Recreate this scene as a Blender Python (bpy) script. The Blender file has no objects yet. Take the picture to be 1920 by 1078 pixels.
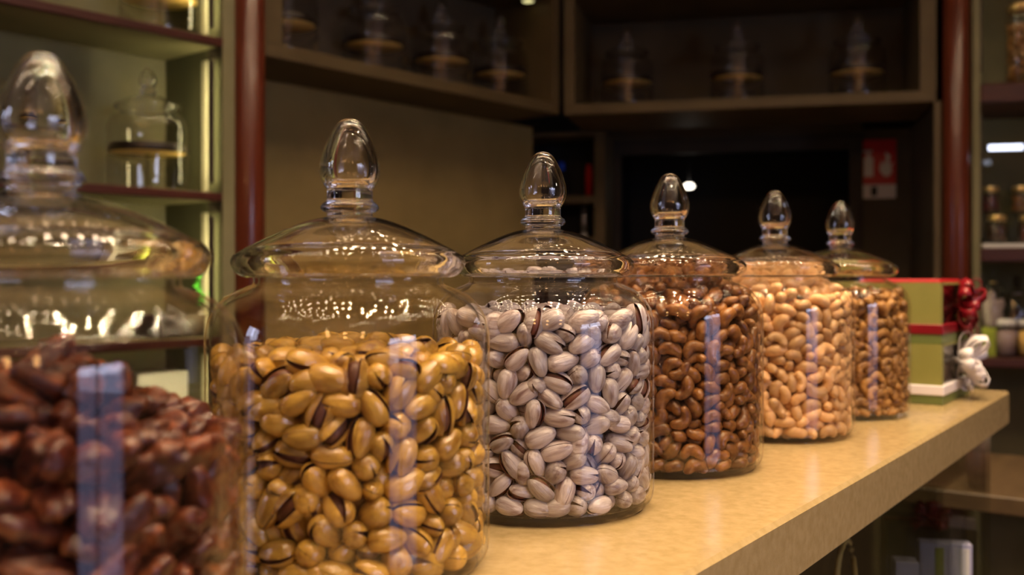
import bpy, math, random
import numpy as np
from mathutils import Vector, Quaternion, Matrix, noise

random.seed(7)
sc = bpy.context.scene
COL = sc.collection

# ------------------------------------------------------------------ camera
CAMZ, FPX, HOR = 1.2, 1900.0, 518.0          # eye height, focal length in pixels, horizon row
cam_d = bpy.data.cameras.new('camera')
cam = bpy.data.objects.new('camera', cam_d)
COL.objects.link(cam)
cam.location = (0, 0, CAMZ)
cam.rotation_euler = (math.pi / 2, 0, 0)
cam_d.sensor_width = 36.0
cam_d.lens = 36.0 * FPX / 1920.0
cam_d.shift_y = -(539.0 - HOR) / 1920.0
cam_d.clip_start, cam_d.clip_end = 0.02, 50
cam_d.dof.use_dof = True
cam_d.dof.focus_distance = 0.70
cam_d.dof.aperture_fstop = cam_d.lens / 1000 / 0.0056
cam_d.dof.aperture_blades = 0
sc.camera = cam

# ------------------------------------------------------------------ world, exposure
world = bpy.data.worlds.new('world')
sc.world = world
world.use_nodes = True
world.node_tree.nodes['Background'].inputs[0].default_value = (0.9, 0.75, 0.6, 1)
world.node_tree.nodes['Background'].inputs[1].default_value = 0.02
vs = sc.view_settings
vs.view_transform = 'Standard'
vs.look = 'None'
vs.gamma = 1.0
vs.use_curve_mapping = False
vs.exposure = 0.0
cy = sc.cycles
cy.max_bounces = 28
cy.transparent_max_bounces = 96
cy.transmission_bounces = 24
cy.glossy_bounces = 8
cy.diffuse_bounces = 4
cy.blur_glossy = 0.3
cy.sample_clamp_indirect = 12.0

LAMP_POWER, LAMP_DIM = 1650.0, 115.0      # radiance of the bulbs over the counter and of the others
PANE_HIGH, PANE_LOW = 14.0, 2.9   # cool daylight through the shop front

# ------------------------------------------------------------------ helpers
def node_mat(name):
    m = bpy.data.materials.new(name)
    m.use_nodes = True
    nt = m.node_tree
    return m, nt, nt.nodes['Principled BSDF']

def mat(name, col, rough=0.5, col2=None, scale=20.0, detail=4.0, stretch=None, metal=0.0, spec=0.5,
        bump=0.0, bscale=None, jitter=None, contrast=(0.35, 0.65), coat=0.0):
    """A Principled surface; col2 mottles it through noise, jitter varies brightness per object or per island."""
    m, nt, b = node_mat(name)
    b.inputs['Roughness'].default_value = rough
    b.inputs['Metallic'].default_value = metal
    b.inputs['Specular IOR Level'].default_value = spec
    b.inputs['Coat Weight'].default_value = coat
    L = nt.links.new
    src = None
    tc = nt.nodes.new('ShaderNodeTexCoord')
    mp = nt.nodes.new('ShaderNodeMapping')
    L(tc.outputs['Object'], mp.inputs['Vector'])
    if stretch:
        mp.inputs['Scale'].default_value = stretch
    if jitter == 'object':
        oi = nt.nodes.new('ShaderNodeObjectInfo')
        vm = nt.nodes.new('ShaderNodeVectorMath')
        vm.operation = 'MULTIPLY_ADD'
        L(oi.outputs['Random'], vm.inputs[0]); vm.inputs[1].default_value = (9, 9, 9)
        L(mp.outputs[0], vm.inputs[2])
        vec = vm.outputs[0]
    else:
        vec = mp.outputs[0]
    if col2 is not None:
        nz = nt.nodes.new('ShaderNodeTexNoise')
        nz.inputs['Scale'].default_value = scale
        nz.inputs['Detail'].default_value = detail
        L(vec, nz.inputs['Vector'])
        rp = nt.nodes.new('ShaderNodeValToRGB')
        rp.color_ramp.elements[0].position, rp.color_ramp.elements[1].position = contrast
        rp.color_ramp.elements[0].color = (*col, 1)
        rp.color_ramp.elements[1].color = (*col2, 1)
        L(nz.outputs[0], rp.inputs[0])
        src = rp.outputs[0]
    if jitter:
        if jitter == 'object':
            r = nt.nodes.new('ShaderNodeObjectInfo').outputs['Random']
        else:
            r = nt.nodes.new('ShaderNodeNewGeometry').outputs['Random Per Island']
        mr = nt.nodes.new('ShaderNodeMapRange')
        mr.inputs['To Min'].default_value, mr.inputs['To Max'].default_value = 0.72, 1.2
        L(r, mr.inputs['Value'])
        mx = nt.nodes.new('ShaderNodeVectorMath'); mx.operation = 'SCALE'
        if src is None:
            mx.inputs[0].default_value = col
        else:
            L(src, mx.inputs[0])
        L(mr.outputs[0], mx.inputs['Scale'])
        src = mx.outputs[0]
    if src is None:
        b.inputs['Base Color'].default_value = (*col, 1)
    else:
        L(src, b.inputs['Base Color'])
    if bump:
        nb = nt.nodes.new('ShaderNodeTexNoise')
        nb.inputs['Scale'].default_value = bscale or scale
        nb.inputs['Detail'].default_value = 5
        L(vec, nb.inputs['Vector'])
        bp = nt.nodes.new('ShaderNodeBump')
        bp.inputs['Strength'].default_value = bump
        bp.inputs['Distance'].default_value = 0.002
        L(nb.outputs[0], bp.inputs['Height'])
        L(bp.outputs[0], b.inputs['Normal'])
    return m

def emit(name, col, strength):
    m = bpy.data.materials.new(name)
    m.use_nodes = True
    nt = m.node_tree
    nt.nodes.clear()
    e = nt.nodes.new('ShaderNodeEmission')
    o = nt.nodes.new('ShaderNodeOutputMaterial')
    e.inputs[0].default_value = (*col, 1)
    e.inputs[1].default_value = strength
    nt.links.new(e.outputs[0], o.inputs[0])
    return m

def clear_glass(name, tint=(0.965, 0.955, 0.94), f0=0.04, gain=0.3, bend=False):
    """Thin blown glass: looks straight through, reflects more towards grazing angles, where the wall also bends the view."""
    m = bpy.data.materials.new(name)
    m.use_nodes = True
    nt = m.node_tree
    nt.nodes.clear()
    L = nt.links.new
    out = nt.nodes.new('ShaderNodeOutputMaterial')
    tr = nt.nodes.new('ShaderNodeBsdfTransparent'); tr.inputs[0].default_value = (*tint, 1)
    gl = nt.nodes.new('ShaderNodeBsdfGlossy'); gl.inputs['Roughness'].default_value = 0.0
    lw = nt.nodes.new('ShaderNodeLayerWeight'); lw.inputs[0].default_value = 0.5
    pw = nt.nodes.new('ShaderNodeMath'); pw.operation = 'POWER'; pw.inputs[1].default_value = 4.0
    ma = nt.nodes.new('ShaderNodeMath'); ma.operation = 'MULTIPLY_ADD'
    ma.inputs[1].default_value = gain; ma.inputs[2].default_value = f0
    mx = nt.nodes.new('ShaderNodeMixShader')
    L(lw.outputs['Facing'], pw.inputs[0]); L(pw.outputs[0], ma.inputs[0]); L(ma.outputs[0], mx.inputs[0])
    L(tr.outputs[0], mx.inputs[1]); L(gl.outputs[0], mx.inputs[2])
    last = mx.outputs[0]
    if bend:
        rg = nt.nodes.new('ShaderNodeBsdfGlass'); rg.inputs['Roughness'].default_value = 0.0; rg.inputs['IOR'].default_value = 1.46
        rg.inputs['Color'].default_value = (0.97, 0.96, 0.95, 1)
        mr = nt.nodes.new('ShaderNodeMapRange'); mr.inputs['From Min'].default_value = 0.80; mr.inputs['From Max'].default_value = 0.96
        m2 = nt.nodes.new('ShaderNodeMixShader')
        L(lw.outputs['Facing'], mr.inputs['Value']); L(mr.outputs[0], m2.inputs[0])
        L(last, m2.inputs[1]); L(rg.outputs[0], m2.inputs[2])
        last = m2.outputs[0]
    L(last, out.inputs[0])
    return m

def thick_glass(name, tint=(0.97, 0.96, 0.95), ior=1.46):
    m, nt, b = node_mat(name)
    b.inputs['Base Color'].default_value = (*tint, 1)
    b.inputs['Roughness'].default_value = 0.0
    b.inputs['Transmission Weight'].default_value = 1.0
    b.inputs['IOR'].default_value = ior
    return m

def link(name, me, parent=None, loc=(0, 0, 0)):
    o = bpy.data.objects.new(name, me)
    COL.objects.link(o)
    if parent is not None:
        o.parent = parent
    o.location = loc
    return o

def tag(o, label=None, cat=None, group=None, kind=None):
    if label: o['label'] = label
    if cat: o['category'] = cat
    if group: o['group'] = group
    if kind: o['kind'] = kind
    return o

def empty(name, loc, rz=0.0):
    o = bpy.data.objects.new(name, None)
    COL.objects.link(o)
    o.location = loc
    o.rotation_euler = (0, 0, rz)
    o.empty_display_size = 0.02
    return o

class MB:
    """Collects shapes with material slots; build() links them as one mesh object."""
    def __init__(self):
        self.v, self.f, self.mi, self.sm = [], [], [], []
    def add(self, vs, fs, mi=0, smooth=False):
        o = len(self.v)
        self.v += [tuple(p) for p in vs]
        for f in fs:
            self.f.append(tuple(k + o for k in f)); self.mi.append(mi); self.sm.append(smooth)
        return self
    def mesh(self, name, mats):
        me = bpy.data.meshes.new(name)
        me.from_pydata(self.v, [], self.f)
        for m in (mats if isinstance(mats, (list, tuple)) else [mats]):
            me.materials.append(m)
        me.polygons.foreach_set('material_index', self.mi)
        me.polygons.foreach_set('use_smooth', self.sm)
        me.update()
        return me
    def build(self, name, mats, parent=None, loc=(0, 0, 0)):
        return link(name, self.mesh(name, mats), parent, loc)
    # --- shapes
    def box(self, x0, x1, y0, y1, z0, z1, mi=0, bev=0.0, X=None):
        if bev:
            b = min(bev, (x1 - x0) / 2.01, (y1 - y0) / 2.01, (z1 - z0) / 2.01)
            vs, idx = [], {}
            for sx in (0, 1):
                for sy in (0, 1):
                    for sz in (0, 1):
                        c = ((x0, x1)[sx], (y0, y1)[sy], (z0, z1)[sz])
                        g = ((b, -b)[sx], (b, -b)[sy], (b, -b)[sz])
                        for ax in range(3):
                            p = [c[k] + (g[k] if k != ax else 0) for k in range(3)]
                            idx[(sx, sy, sz, ax)] = len(vs); vs.append(p)
            fs = []
            S = ((0, 0), (0, 1), (1, 1), (1, 0))
            for ax in range(3):
                for s in (0, 1):
                    q = []
                    for a, c in S:
                        k = [0, 0, 0]; k[ax] = s; k[(ax + 1) % 3] = a; k[(ax + 2) % 3] = c
                        q.append(idx[(*k, ax)])
                    fs.append(q if s == 0 else q[::-1])
                a1, a2 = (ax + 1) % 3, (ax + 2) % 3       # edges along ax
                for s1 in (0, 1):
                    for s2 in (0, 1):
                        k0 = [0, 0, 0]; k0[a1] = s1; k0[a2] = s2
                        k1 = list(k0); k1[ax] = 1
                        q = [idx[(*k0, a1)], idx[(*k1, a1)], idx[(*k1, a2)], idx[(*k0, a2)]]
                        fs.append(q if (s1 == s2) else q[::-1])
            for sx in (0, 1):
                for sy in (0, 1):
                    for sz in (0, 1):
                        q = [idx[(sx, sy, sz, a)] for a in range(3)]
                        fs.append(q if (sx + sy + sz) % 2 else q[::-1])
        else:
            vs = [(x, y, z) for x in (x0, x1) for y in (y0, y1) for z in (z0, z1)]
            fs = [(0, 1, 3, 2), (4, 6, 7, 5), (0, 4, 5, 1), (2, 3, 7, 6), (0, 2, 6, 4), (1, 5, 7, 3)]
        if X is not None:
            vs = [X @ Vector(p) for p in vs]
        return self.add(vs, fs, mi)
    def lathe(self, prof, n=48, mi=0, smooth=True, X=None, closed=False):
        vs, rings = [], []
        for r, z in prof:
            if r < 1e-6:
                rings.append([len(vs)]); vs.append((0, 0, z))
            else:
                rings.append(list(range(len(vs), len(vs) + n)))
                vs += [(r * math.cos(2 * math.pi * k / n), r * math.sin(2 * math.pi * k / n), z) for k in range(n)]
        fs = []
        pairs = list(zip(rings, rings[1:])) + ([(rings[-1], rings[0])] if closed else [])
        for a, b in pairs:
            for k in range(n):
                k2 = (k + 1) % n
                if len(a) == 1 and len(b) == 1: continue
                if len(a) == 1: fs.append((a[0], b[k2], b[k]))
                elif len(b) == 1: fs.append((a[k], a[k2], b[0]))
                else: fs.append((a[k], a[k2], b[k2], b[k]))
        if X is not None:
            vs = [X @ Vector(p) for p in vs]
        return self.add(vs, fs, mi, smooth)
    def ribbon(self, pts, side, w, th=0.0008, mi=0):
        """A solid strip of width w that follows pts; side gives the direction across it at each point."""
        n = len(pts)
        vs = []
        for i, p in enumerate(pts):
            p = Vector(p)
            t = (Vector(pts[min(i + 1, n - 1)]) - Vector(pts[max(i - 1, 0)])).normalized()
            s = (side(i / (n - 1)) if callable(side) else Vector(side)).normalized()
            nn = t.cross(s).normalized()
            for a, b in ((-1, -1), (1, -1), (1, 1), (-1, 1)):
                vs.append(p + s * (a * w / 2) + nn * (b * th / 2))
        fs = [(0, 1, 2, 3), tuple(4 * (n - 1) + k for k in (3, 2, 1, 0))]
        for i in range(n - 1):
            for k in range(4):
                k2 = (k + 1) % 4
                fs.append((4 * i + k, 4 * i + 4 + k, 4 * i + 4 + k2, 4 * i + k2))
        return self.add(vs, fs, mi, True)
    def tube(self, pts, r, n=10, mi=0):
        m = len(pts); vs, fs = [], []
        for i, p in enumerate(pts):
            p = Vector(p)
            t = (Vector(pts[min(i + 1, m - 1)]) - Vector(pts[max(i - 1, 0)])).normalized()
            a = t.orthogonal().normalized() if abs(t.z) < .9 else Vector((1, 0, 0)); a = (a - t * a.dot(t)).normalized()
            b = t.cross(a)
            rr = r(i / (m - 1)) if callable(r) else r
            vs += [p + (a * math.cos(2 * math.pi * k / n) + b * math.sin(2 * math.pi * k / n)) * rr for k in range(n)]
        for i in range(m - 1):
            for k in range(n):
                k2 = (k + 1) % n
                fs.append((i * n + k, i * n + k2, i * n + n + k2, i * n + n + k))
        fs += [tuple(range(n - 1, -1, -1)), tuple(range((m - 1) * n, m * n))]
        return self.add(vs, fs, mi, True)

def smooth_profile(pts, per=5):
    """Catmull-Rom through (r, z) points; repeated points give a corner."""
    out = []
    n = len(pts)
    for i in range(n - 1):
        p0, p1, p2, p3 = pts[max(i - 1, 0)], pts[i], pts[i + 1], pts[min(i + 2, n - 1)]
        if p1 == p2: continue
        for k in range(per):
            t = k / per
            q = []
            for a in range(2):
                q.append(0.5 * (2 * p1[a] + (p2[a] - p0[a]) * t + (2 * p0[a] - 5 * p1[a] + 4 * p2[a] - p3[a]) * t * t
                                + (3 * p1[a] - p0[a] - 3 * p2[a] + p3[a]) * t ** 3))
            out.append((max(q[0], 0.0), q[1]))
    out.append(pts[-1])
    return out

class Run:
    """A straight run of wall or furniture: t metres along it, d metres back from its front line."""
    def __init__(self, ox, oy, ux, uy):
        l = math.hypot(ux, uy)
        self.o, self.u, self.b = (ox, oy), (ux / l, uy / l), (-uy / l, ux / l)
        self.M = Matrix(((self.u[0], self.b[0], 0, ox), (self.u[1], self.b[1], 0, oy), (0, 0, 1, 0), (0, 0, 0, 1)))
        self.rz = math.atan2(self.u[1], self.u[0])
    def at(self, t, d, z=0.0):
        return self.M @ Vector((t, d, z))

def hollow_box(mb, x0, x1, y0, y1, z0, z1, th, X=None):
    mb.box(x0, x1, y0, y0 + th, z0, z1, X=X); mb.box(x0, x1, y1 - th, y1, z0, z1, X=X)
    mb.box(x0, x0 + th, y0 + th, y1 - th, z0, z1, X=X); mb.box(x1 - th, x1, y0 + th, y1 - th, z0, z1, X=X)
    mb.box(x0 + th, x1 - th, y0 + th, y1 - th, z0, z0 + th, X=X)

# ------------------------------------------------------------------ materials
M = {}
M['stone'] = mat('beige stone', (0.3288, 0.2344, 0.1065), 0.2, (0.4017, 0.2922, 0.1431), scale=130, detail=12, spec=0.5, contrast=(0.32, 0.68), bump=0.06, bscale=500)
M['tan'] = mat('tan laminate', (0.0775, 0.05208, 0.02108), 0.55, (0.1054, 0.07316, 0.031), scale=7, detail=8, spec=0.3)
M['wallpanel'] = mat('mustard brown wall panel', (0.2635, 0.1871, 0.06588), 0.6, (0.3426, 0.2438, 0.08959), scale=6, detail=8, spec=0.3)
M['walnut'] = mat('walnut', (0.075, 0.045, 0.02), 0.5, (0.10, 0.062, 0.028), scale=6, stretch=(1, 6, 6))
M['olive'] = mat('olive tan panel', (0.1683, 0.1515, 0.07293), 0.6, (0.2244, 0.202, 0.1066), scale=6, detail=6, spec=0.3)
M['dark'] = mat('dark brown panel', (0.035, 0.026, 0.018), 0.6, (0.05, 0.038, 0.025), scale=8, spec=0.3)
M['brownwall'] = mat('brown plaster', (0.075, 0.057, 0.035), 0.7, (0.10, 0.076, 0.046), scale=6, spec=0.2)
M['black'] = mat('black panel', (0.008, 0.008, 0.009), 0.5, spec=0.3)
M['mahogany'] = mat('mahogany', (0.075, 0.014, 0.006), 0.28, (0.12, 0.025, 0.010), scale=5, stretch=(6, 6, 0.5), spec=0.4, coat=0.08)
M['mahogany_edge'] = mat('mahogany edge', (0.045, 0.010, 0.006), 0.4, (0.07, 0.016, 0.009), scale=8, stretch=(0.6, 5, 5))
M['plaster'] = mat('warm plaster', (0.52, 0.38, 0.30), 0.8, (0.56, 0.41, 0.32), scale=3, spec=0.2)
M['shopwall'] = mat('dark shop wall', (0.12, 0.085, 0.06), 0.7, (0.15, 0.105, 0.075), scale=3, spec=0.2)
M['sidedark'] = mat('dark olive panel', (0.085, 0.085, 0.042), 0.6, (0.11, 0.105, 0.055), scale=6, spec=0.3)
M['floor'] = mat('dark floor tile', (0.10, 0.07, 0.05), 0.35, (0.14, 0.10, 0.07), scale=4)
M['glass'] = clear_glass('blown glass', bend=True)
M['knob'] = thick_glass('cut glass')
M['pane'] = clear_glass('pane', (0.86, 0.88, 0.86), 0.05, 0.7)
M['gold'] = mat('gold card', (0.95, 0.66, 0.20), 0.35)
M['goldlid'] = mat('gold tin', (0.75, 0.52, 0.22), 0.3, metal=0.8)
M['rimdark'] = mat('dark brown rim', (0.018, 0.011, 0.008), 0.4)
M['led'] = emit('warm led', (1.0, 0.86, 0.45), 62.0)
M['led_dim'] = emit('dim warm led', (1.0, 0.86, 0.45), 8.0)
M['cream'] = mat('cream plastic', (0.40, 0.37, 0.25), 0.4)
M['lamp'] = emit('bright bulb', (1.0, 0.74, 0.46), LAMP_POWER)
M['lamp_dim'] = emit('dim bulb', (1.0, 0.72, 0.44), LAMP_DIM)
M['steel'] = mat('brushed steel', (0.5, 0.48, 0.46), 0.35, metal=0.9)
M['greenbox'] = mat('olive green card', (0.24, 0.2304, 0.0528), 0.55, (0.2688, 0.2544, 0.0624), scale=30)
M['boxlip'] = mat('mid green card', (0.1428, 0.1764, 0.0462), 0.5)
M['redrib'] = mat('red satin', (0.189, 0.0036, 0.009), 0.32, (0.225, 0.00675, 0.0135), scale=20)
M['whiterib'] = mat('white satin', (0.80, 0.74, 0.76), 0.35)
M['redsign'] = mat('red sign', (0.528, 0.01152, 0.0192), 0.4)
M['whitesign'] = mat('white sign', (0.72, 0.66, 0.62), 0.4)
M['cocoa'] = mat('cocoa', (0.05, 0.02, 0.012), 0.45, (0.09, 0.035, 0.02), scale=60)
M['berry'] = mat('dried berry', (0.16, 0.012, 0.014), 0.4, (0.07, 0.01, 0.01), scale=70)
M['leaf'] = mat('leaf green', (0.05, 0.42, 0.02), 0.45, (0.10, 0.55, 0.04), scale=20)
M['white'] = mat('white ceramic', (0.75, 0.74, 0.70), 0.3)
M['lime'] = mat('lime card', (0.252, 0.294, 0.028), 0.4)
M['blue'] = mat('blue plastic', (0.005, 0.06, 0.6), 0.35)
M['redpl'] = mat('red plastic', (0.65, 0.01, 0.01), 0.4)
M['lav'] = mat('pale lavender card', (0.42, 0.42, 0.60), 0.4)
M['pinkgrey'] = mat('pink grey card', (0.36, 0.27, 0.27), 0.5)

def nut_mats(key, col, col2, rough, scale, stretch, contrast, spec=0.5, bump=0.25, bscale=350, coat=0.0):
    for j, s in (('object', ''), ('island', '_heap')):
        M[key + s] = mat(key + s, col, rough, col2, scale=scale, stretch=stretch, contrast=contrast, spec=spec,
                         bump=bump, bscale=bscale, jitter=j, detail=5, coat=coat)
nut_mats('gold_shell', (0.57, 0.335, 0.058), (0.25, 0.115, 0.018), 0.2, 150, (0.35, 1, 1), (0.40, 0.70), spec=1.0, bump=0.4)
nut_mats('pale_shell', (0.57, 0.515, 0.535), (0.23, 0.15, 0.145), 0.28, 240, (0.18, 1, 1), (0.44, 0.70), spec=0.8, bump=0.6)
nut_mats('brown_cashew', (0.2984, 0.1285, 0.03481), (0.1078, 0.03315, 0.00912), 0.30, 130, None, (0.40, 0.68), bump=0.3)
nut_mats('cream_cashew', (0.7252, 0.4455, 0.2072), (0.6009, 0.3108, 0.1243), 0.36, 110, None, (0.42, 0.75), bump=0.15)
nut_mats('tan_cashew', (0.4558, 0.2383, 0.06734), (0.2072, 0.08806, 0.02279), 0.38, 120, None, (0.42, 0.66), bump=0.25)
nut_mats('candied_pecan', (0.06216, 0.01036, 0.00518), (0.2486, 0.06734, 0.01865), 0.30, 130, (0.5, 1, 1), (0.46, 0.72), bump=0.9, bscale=260, coat=0.15)
M['gold_gap'] = mat('golden inner shell', (0.10, 0.03, 0.012), 0.5)
M['pale_gap'] = mat('pale inner shell', (0.13, 0.038, 0.025), 0.5)
M['gold_kernel'] = mat('kernel brown', (0.16, 0.065, 0.02), 0.5, (0.09, 0.02, 0.012), scale=200)
M['pale_kernel'] = mat('kernel purple', (0.15, 0.05, 0.035), 0.5, (0.14, 0.10, 0.03), scale=200, contrast=(0.5, 0.8))

# ------------------------------------------------------------------ room shell
A = Run(-0.5095, 2.10, 0.646, 0.764)        # left runs of cabinets, front line through the left column
B = Run(0.1436, 2.872, 0.973, -0.2306)      # right runs, meeting the left ones at the corner
W, H0 = (-2.6, 2.3, -3.2, 4.9), 2.75
def structure(name, mb, mats):
    return tag(mb.build(name, mats), kind='structure')
structure('floor', MB().box(W[0], W[1], W[2], W[3], -0.1, 0.0), M['floor'])
structure('ceiling', MB().box(W[0], W[1], W[2], W[3], H0, H0 + 0.1), M['plaster'])
structure('wall_left', MB().box(W[0] - 0.1, W[0], W[2], W[3], 0, H0), M['shopwall'])
structure('wall_right', MB().box(W[1], W[1] + 0.1, W[2], W[3], 0, H0), M['shopwall'])
structure('wall_back', MB().box(W[0], W[1], W[3], W[3] + 0.1, 0, H0), M['dark'])
structure('wall_front', MB().box(W[0], W[1], W[2] - 0.1, W[2], 0, H0), M['shopwall'])
M['sky_pane'] = emit('daylight upper', (0.66, 0.72, 1.0), PANE_HIGH)
M['street_pane'] = emit('daylight lower', (0.62, 0.64, 1.0), PANE_LOW)
M['kerb_pane'] = emit('daylight bottom', (0.60, 0.60, 1.0), PANE_LOW * 0.4)
# shop windows in the right wall and a narrow one in the left wall, cool daylight outside
def shop_window(n, x, side, y0, y1, z0, zm, z1, bars):
    w = MB()
    def bx(ya, yb, za, zb, depth, mi):
        xa, xb = (x - depth, x) if side > 0 else (x, x + depth)
        w.box(xa, xb, ya, yb, za, zb, mi)
    bx(y0, y1, z0, zm - .55, 0.01, 3); bx(y0, y1, zm - .55, zm, 0.01, 1); bx(y0, y1, zm, z1, 0.01, 0)
    for k in range(bars + 1):
        y = y0 + (y1 - y0) * k / bars
        bx(y - 0.03, y + 0.03, z0 - 0.04, z1 + 0.04, 0.05, 2)
    for z in (z0 - 0.02, zm, z1 + 0.02):
        bx(y0, y1, z - 0.025, z + 0.025, 0.045, 2)
    structure('window_%d' % n, w, [M['sky_pane'], M['street_pane'], M['dark'], M['kerb_pane']])
shop_window(1, W[1], 1, -2.3, -0.65, 0.12, 1.45, 1.9, 2)
shop_window(2, W[0], -1, -0.30, 0.10, 0.7, 1.6, 2.1, 1)

# ceiling fixtures: short bars of small warm bulbs over the counter and the shop floor
def lamp_bar(places, r, lamp):
    body = MB().box(-0.27, 0.27, -0.035, 0.035, 0.0, 0.03, bev=0.004)
    for px in places:
        body.lathe([(r + .007, 0.001), (r + .007, -0.028), (r + .0055, -0.0285), (r + .0038, -0.027), (r + .0025, -0.003)], 16, X=Matrix.Translation((px, 0, 0)))
    return body.mesh('housing', M['steel']), MB().lathe([(0.0, -0.006), (r, -0.006)], 12).mesh('bulb', lamp), places
BAR_NEAR = lamp_bar((-0.2, 0.2), 0.0185, M['lamp'])
BAR_FAR = lamp_bar((-0.23, -0.115, 0.0, 0.115, 0.23), 0.022, M['lamp_dim'])
spots = []
for i in range(6):
    for j in range(13):
        x = -1.5 + i * 0.56 + (0.28 if j % 2 else 0) + random.uniform(-.12, .12)
        y = -2.7 + j * 0.39 + random.uniform(-.12, .12)
        d = (x - A.o[0]) * A.b[0] + (y - A.o[1]) * A.b[1]
        if d < -0.45 and (y > -0.35 or (i * 5 + j * 3) % 4 == 0):
            spots.append((x, y))
for i, (x, y) in enumerate(spots):
    s = empty('ceiling_fixture', (x, y, H0 - 0.03), random.uniform(-.5, .9))
    # bars along the line of jars, a little to the camera's side of it, carry two strong bulbs; the others five dim ones
    qx, qy = x - 0.02, y - 0.10
    tt = min(max((qx * .59 + qy * .81), 0.0), 1.1)
    near = math.hypot(qx - .59 * tt, qy - .81 * tt) < 0.50
    body, bulb, places = BAR_NEAR if near else BAR_FAR
    tag(s, 'steel ceiling bar of two strong bulbs over the counter' if near else 'steel ceiling bar of five small dim bulbs', 'ceiling light',
        'ceiling lights over the counter' if near else 'dim ceiling lights')
    link('housing', body, s)
    for px in places:
        link('bulb', bulb, s, (px, 0, 0))
# warm globe pendants further back in the shop
globe = MB().lathe([(0.085 * math.sin(math.pi * k / 16), -0.085 * math.cos(math.pi * k / 16)) for k in range(17)], 28).mesh('globe', emit('pendant globe', (1.0, 0.55, 0.20), 26.0))
rod = MB().lathe([(0, 0.084), (0.02, 0.084), (0.02, 0.11), (0.004, 0.115), (0.004, 0.30), (0.03, 0.30), (0.03, 0.32), (0, 0.32)], 16).mesh('rod', M['steel'])
for x, y in ((-1.3, -2.5), (-0.55, -2.3), (0.2, -2.6), (0.95, -2.35)):
    s = empty('pendant_lamp', (x, y, H0 - 0.32))
    tag(s, 'warm glowing globe pendant lamp hanging from the ceiling', 'pendant lamp', 'globe pendants')
    link('globe', globe, s); link('rod', rod, s)

# ------------------------------------------------------------------ service counter
UC = (0.568, 0.823)
K = Run(0.1016, 0.568, *UC)                # t along the front edge from under the camera to the far end, d back
ZT = 1.035                                  # worktop height
T0, T1 = -1.3, 1.081
counter = empty('service_counter', K.at(T1 / 2, 0.2, 0), 0)
tag(counter, 'long counter with beige stone worktop and glass display case below', 'counter')
def cpart(name, mb, mats, parent=counter):
    o = mb.build(name, mats, parent)
    c = Vector(K.at(T1 / 2, 0.2, 0)) if parent is counter else Vector((0, 0, 0))
    o.location = -c if parent is counter else (0, 0, 0)
    return o
cpart('worktop', MB().box(T0, T1, 0, 0.44, ZT - 0.048, ZT, bev=0.003, X=K.M), M['stone'])
cpart('back_panel', MB().box(T0, T1 - 0.03, 0.40, 0.42, 0.08, ZT - 0.048, X=K.M), M['dark'])
cpart('plinth', MB().box(T0, T1 - 0.04, 0.06, 0.40, 0.0, 0.08, X=K.M), M['black'])
cpart('glass_front', MB().box(T0, T1 - 0.02, 0.022, 0.028, 0.08, ZT - 0.048, X=K.M), M['pane'])
cpart('glass_end', MB().box(T1 - 0.026, T1 - 0.02, 0.028, 0.40, 0.08, ZT - 0.048, X=K.M), M['pane'])
ZS1, ZS2 = 0.72, 0.40
cpart('shelf', MB().box(T0, T1 - 0.03, 0.03, 0.40, ZS1 - 0.02, ZS1, X=K.M), M['dark'])
cpart('shelf', MB().box(T0, T1 - 0.03, 0.03, 0.40, ZS2 - 0.02, ZS2, X=K.M), M['dark'])

# ------------------------------------------------------------------ glass jars
R = 0.0804
body_out = smooth_profile([(0.0, 0.0), (0.066, 0.0), (0.0735, 0.0012), (0.0785, 0.006), (R, 0.014), (R, 0.03), (R, 0.03), (R, 0.115), (R, 0.115), (R, 0.128),
                           (0.0796, 0.136), (0.0766, 0.1447), (0.0692, 0.1535), (0.0585, 0.1588), (0.0545, 0.1605), (0.0538, 0.1625), (0.0541, 0.1648)], 4)
body_in = smooth_profile([(0.0515, 0.1648), (0.0512, 0.1615), (0.056, 0.1572), (0.067, 0.1512), (0.0738, 0.1435), (0.0768, 0.1345), (0.0776, 0.128), (0.0776, 0.115), (0.0776, 0.115),
                          (0.0776, 0.03), (0.0776, 0.03), (0.0776, 0.015), (0.0755, 0.0085), (0.069, 0.0058), (0.0, 0.0055)], 4)
JAR_BODY = MB().lathe(body_out + body_in, 72).mesh('jar_body', M['glass'])
lid_out = smooth_profile([(0.0540, 0.1650), (0.0585, 0.1644), (0.0635, 0.1668), (0.0662, 0.1715), (0.0657, 0.1758), (0.0620, 0.1788), (0.0539, 0.1832), (0.0414, 0.1894), (0.0252, 0.1962), (0.0131, 0.1990), (0.0, 0.1994)], 5)
lid_in = smooth_profile([(0.0, 0.1968), (0.0131, 0.1964), (0.0252, 0.1934), (0.0414, 0.1864), (0.0530, 0.1802), (0.0575, 0.1768), (0.0585, 0.1735), (0.0560, 0.1702), (0.0520, 0.1675), (0.0522, 0.1655), (0.0540, 0.1650)], 5)
JAR_LID = MB().lathe(lid_out + lid_in, 72).mesh('lid', M['knob'])
knob_p = smooth_profile([(0.0, 0.1996), (0.0131, 0.1996), (0.0131, 0.1996), (0.0130, 0.2012), (0.0152, 0.2022), (0.0167, 0.2042), (0.0156, 0.2066), (0.0135, 0.2082), (0.0131, 0.2100),
                         (0.0131, 0.2145), (0.0139, 0.2160), (0.0162, 0.2205), (0.0173, 0.2265), (0.0163, 0.2330), (0.0140, 0.2400), (0.0108, 0.2470), (0.0075, 0.2522), (0.0040, 0.2550), (0.0, 0.2558)], 5)
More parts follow.
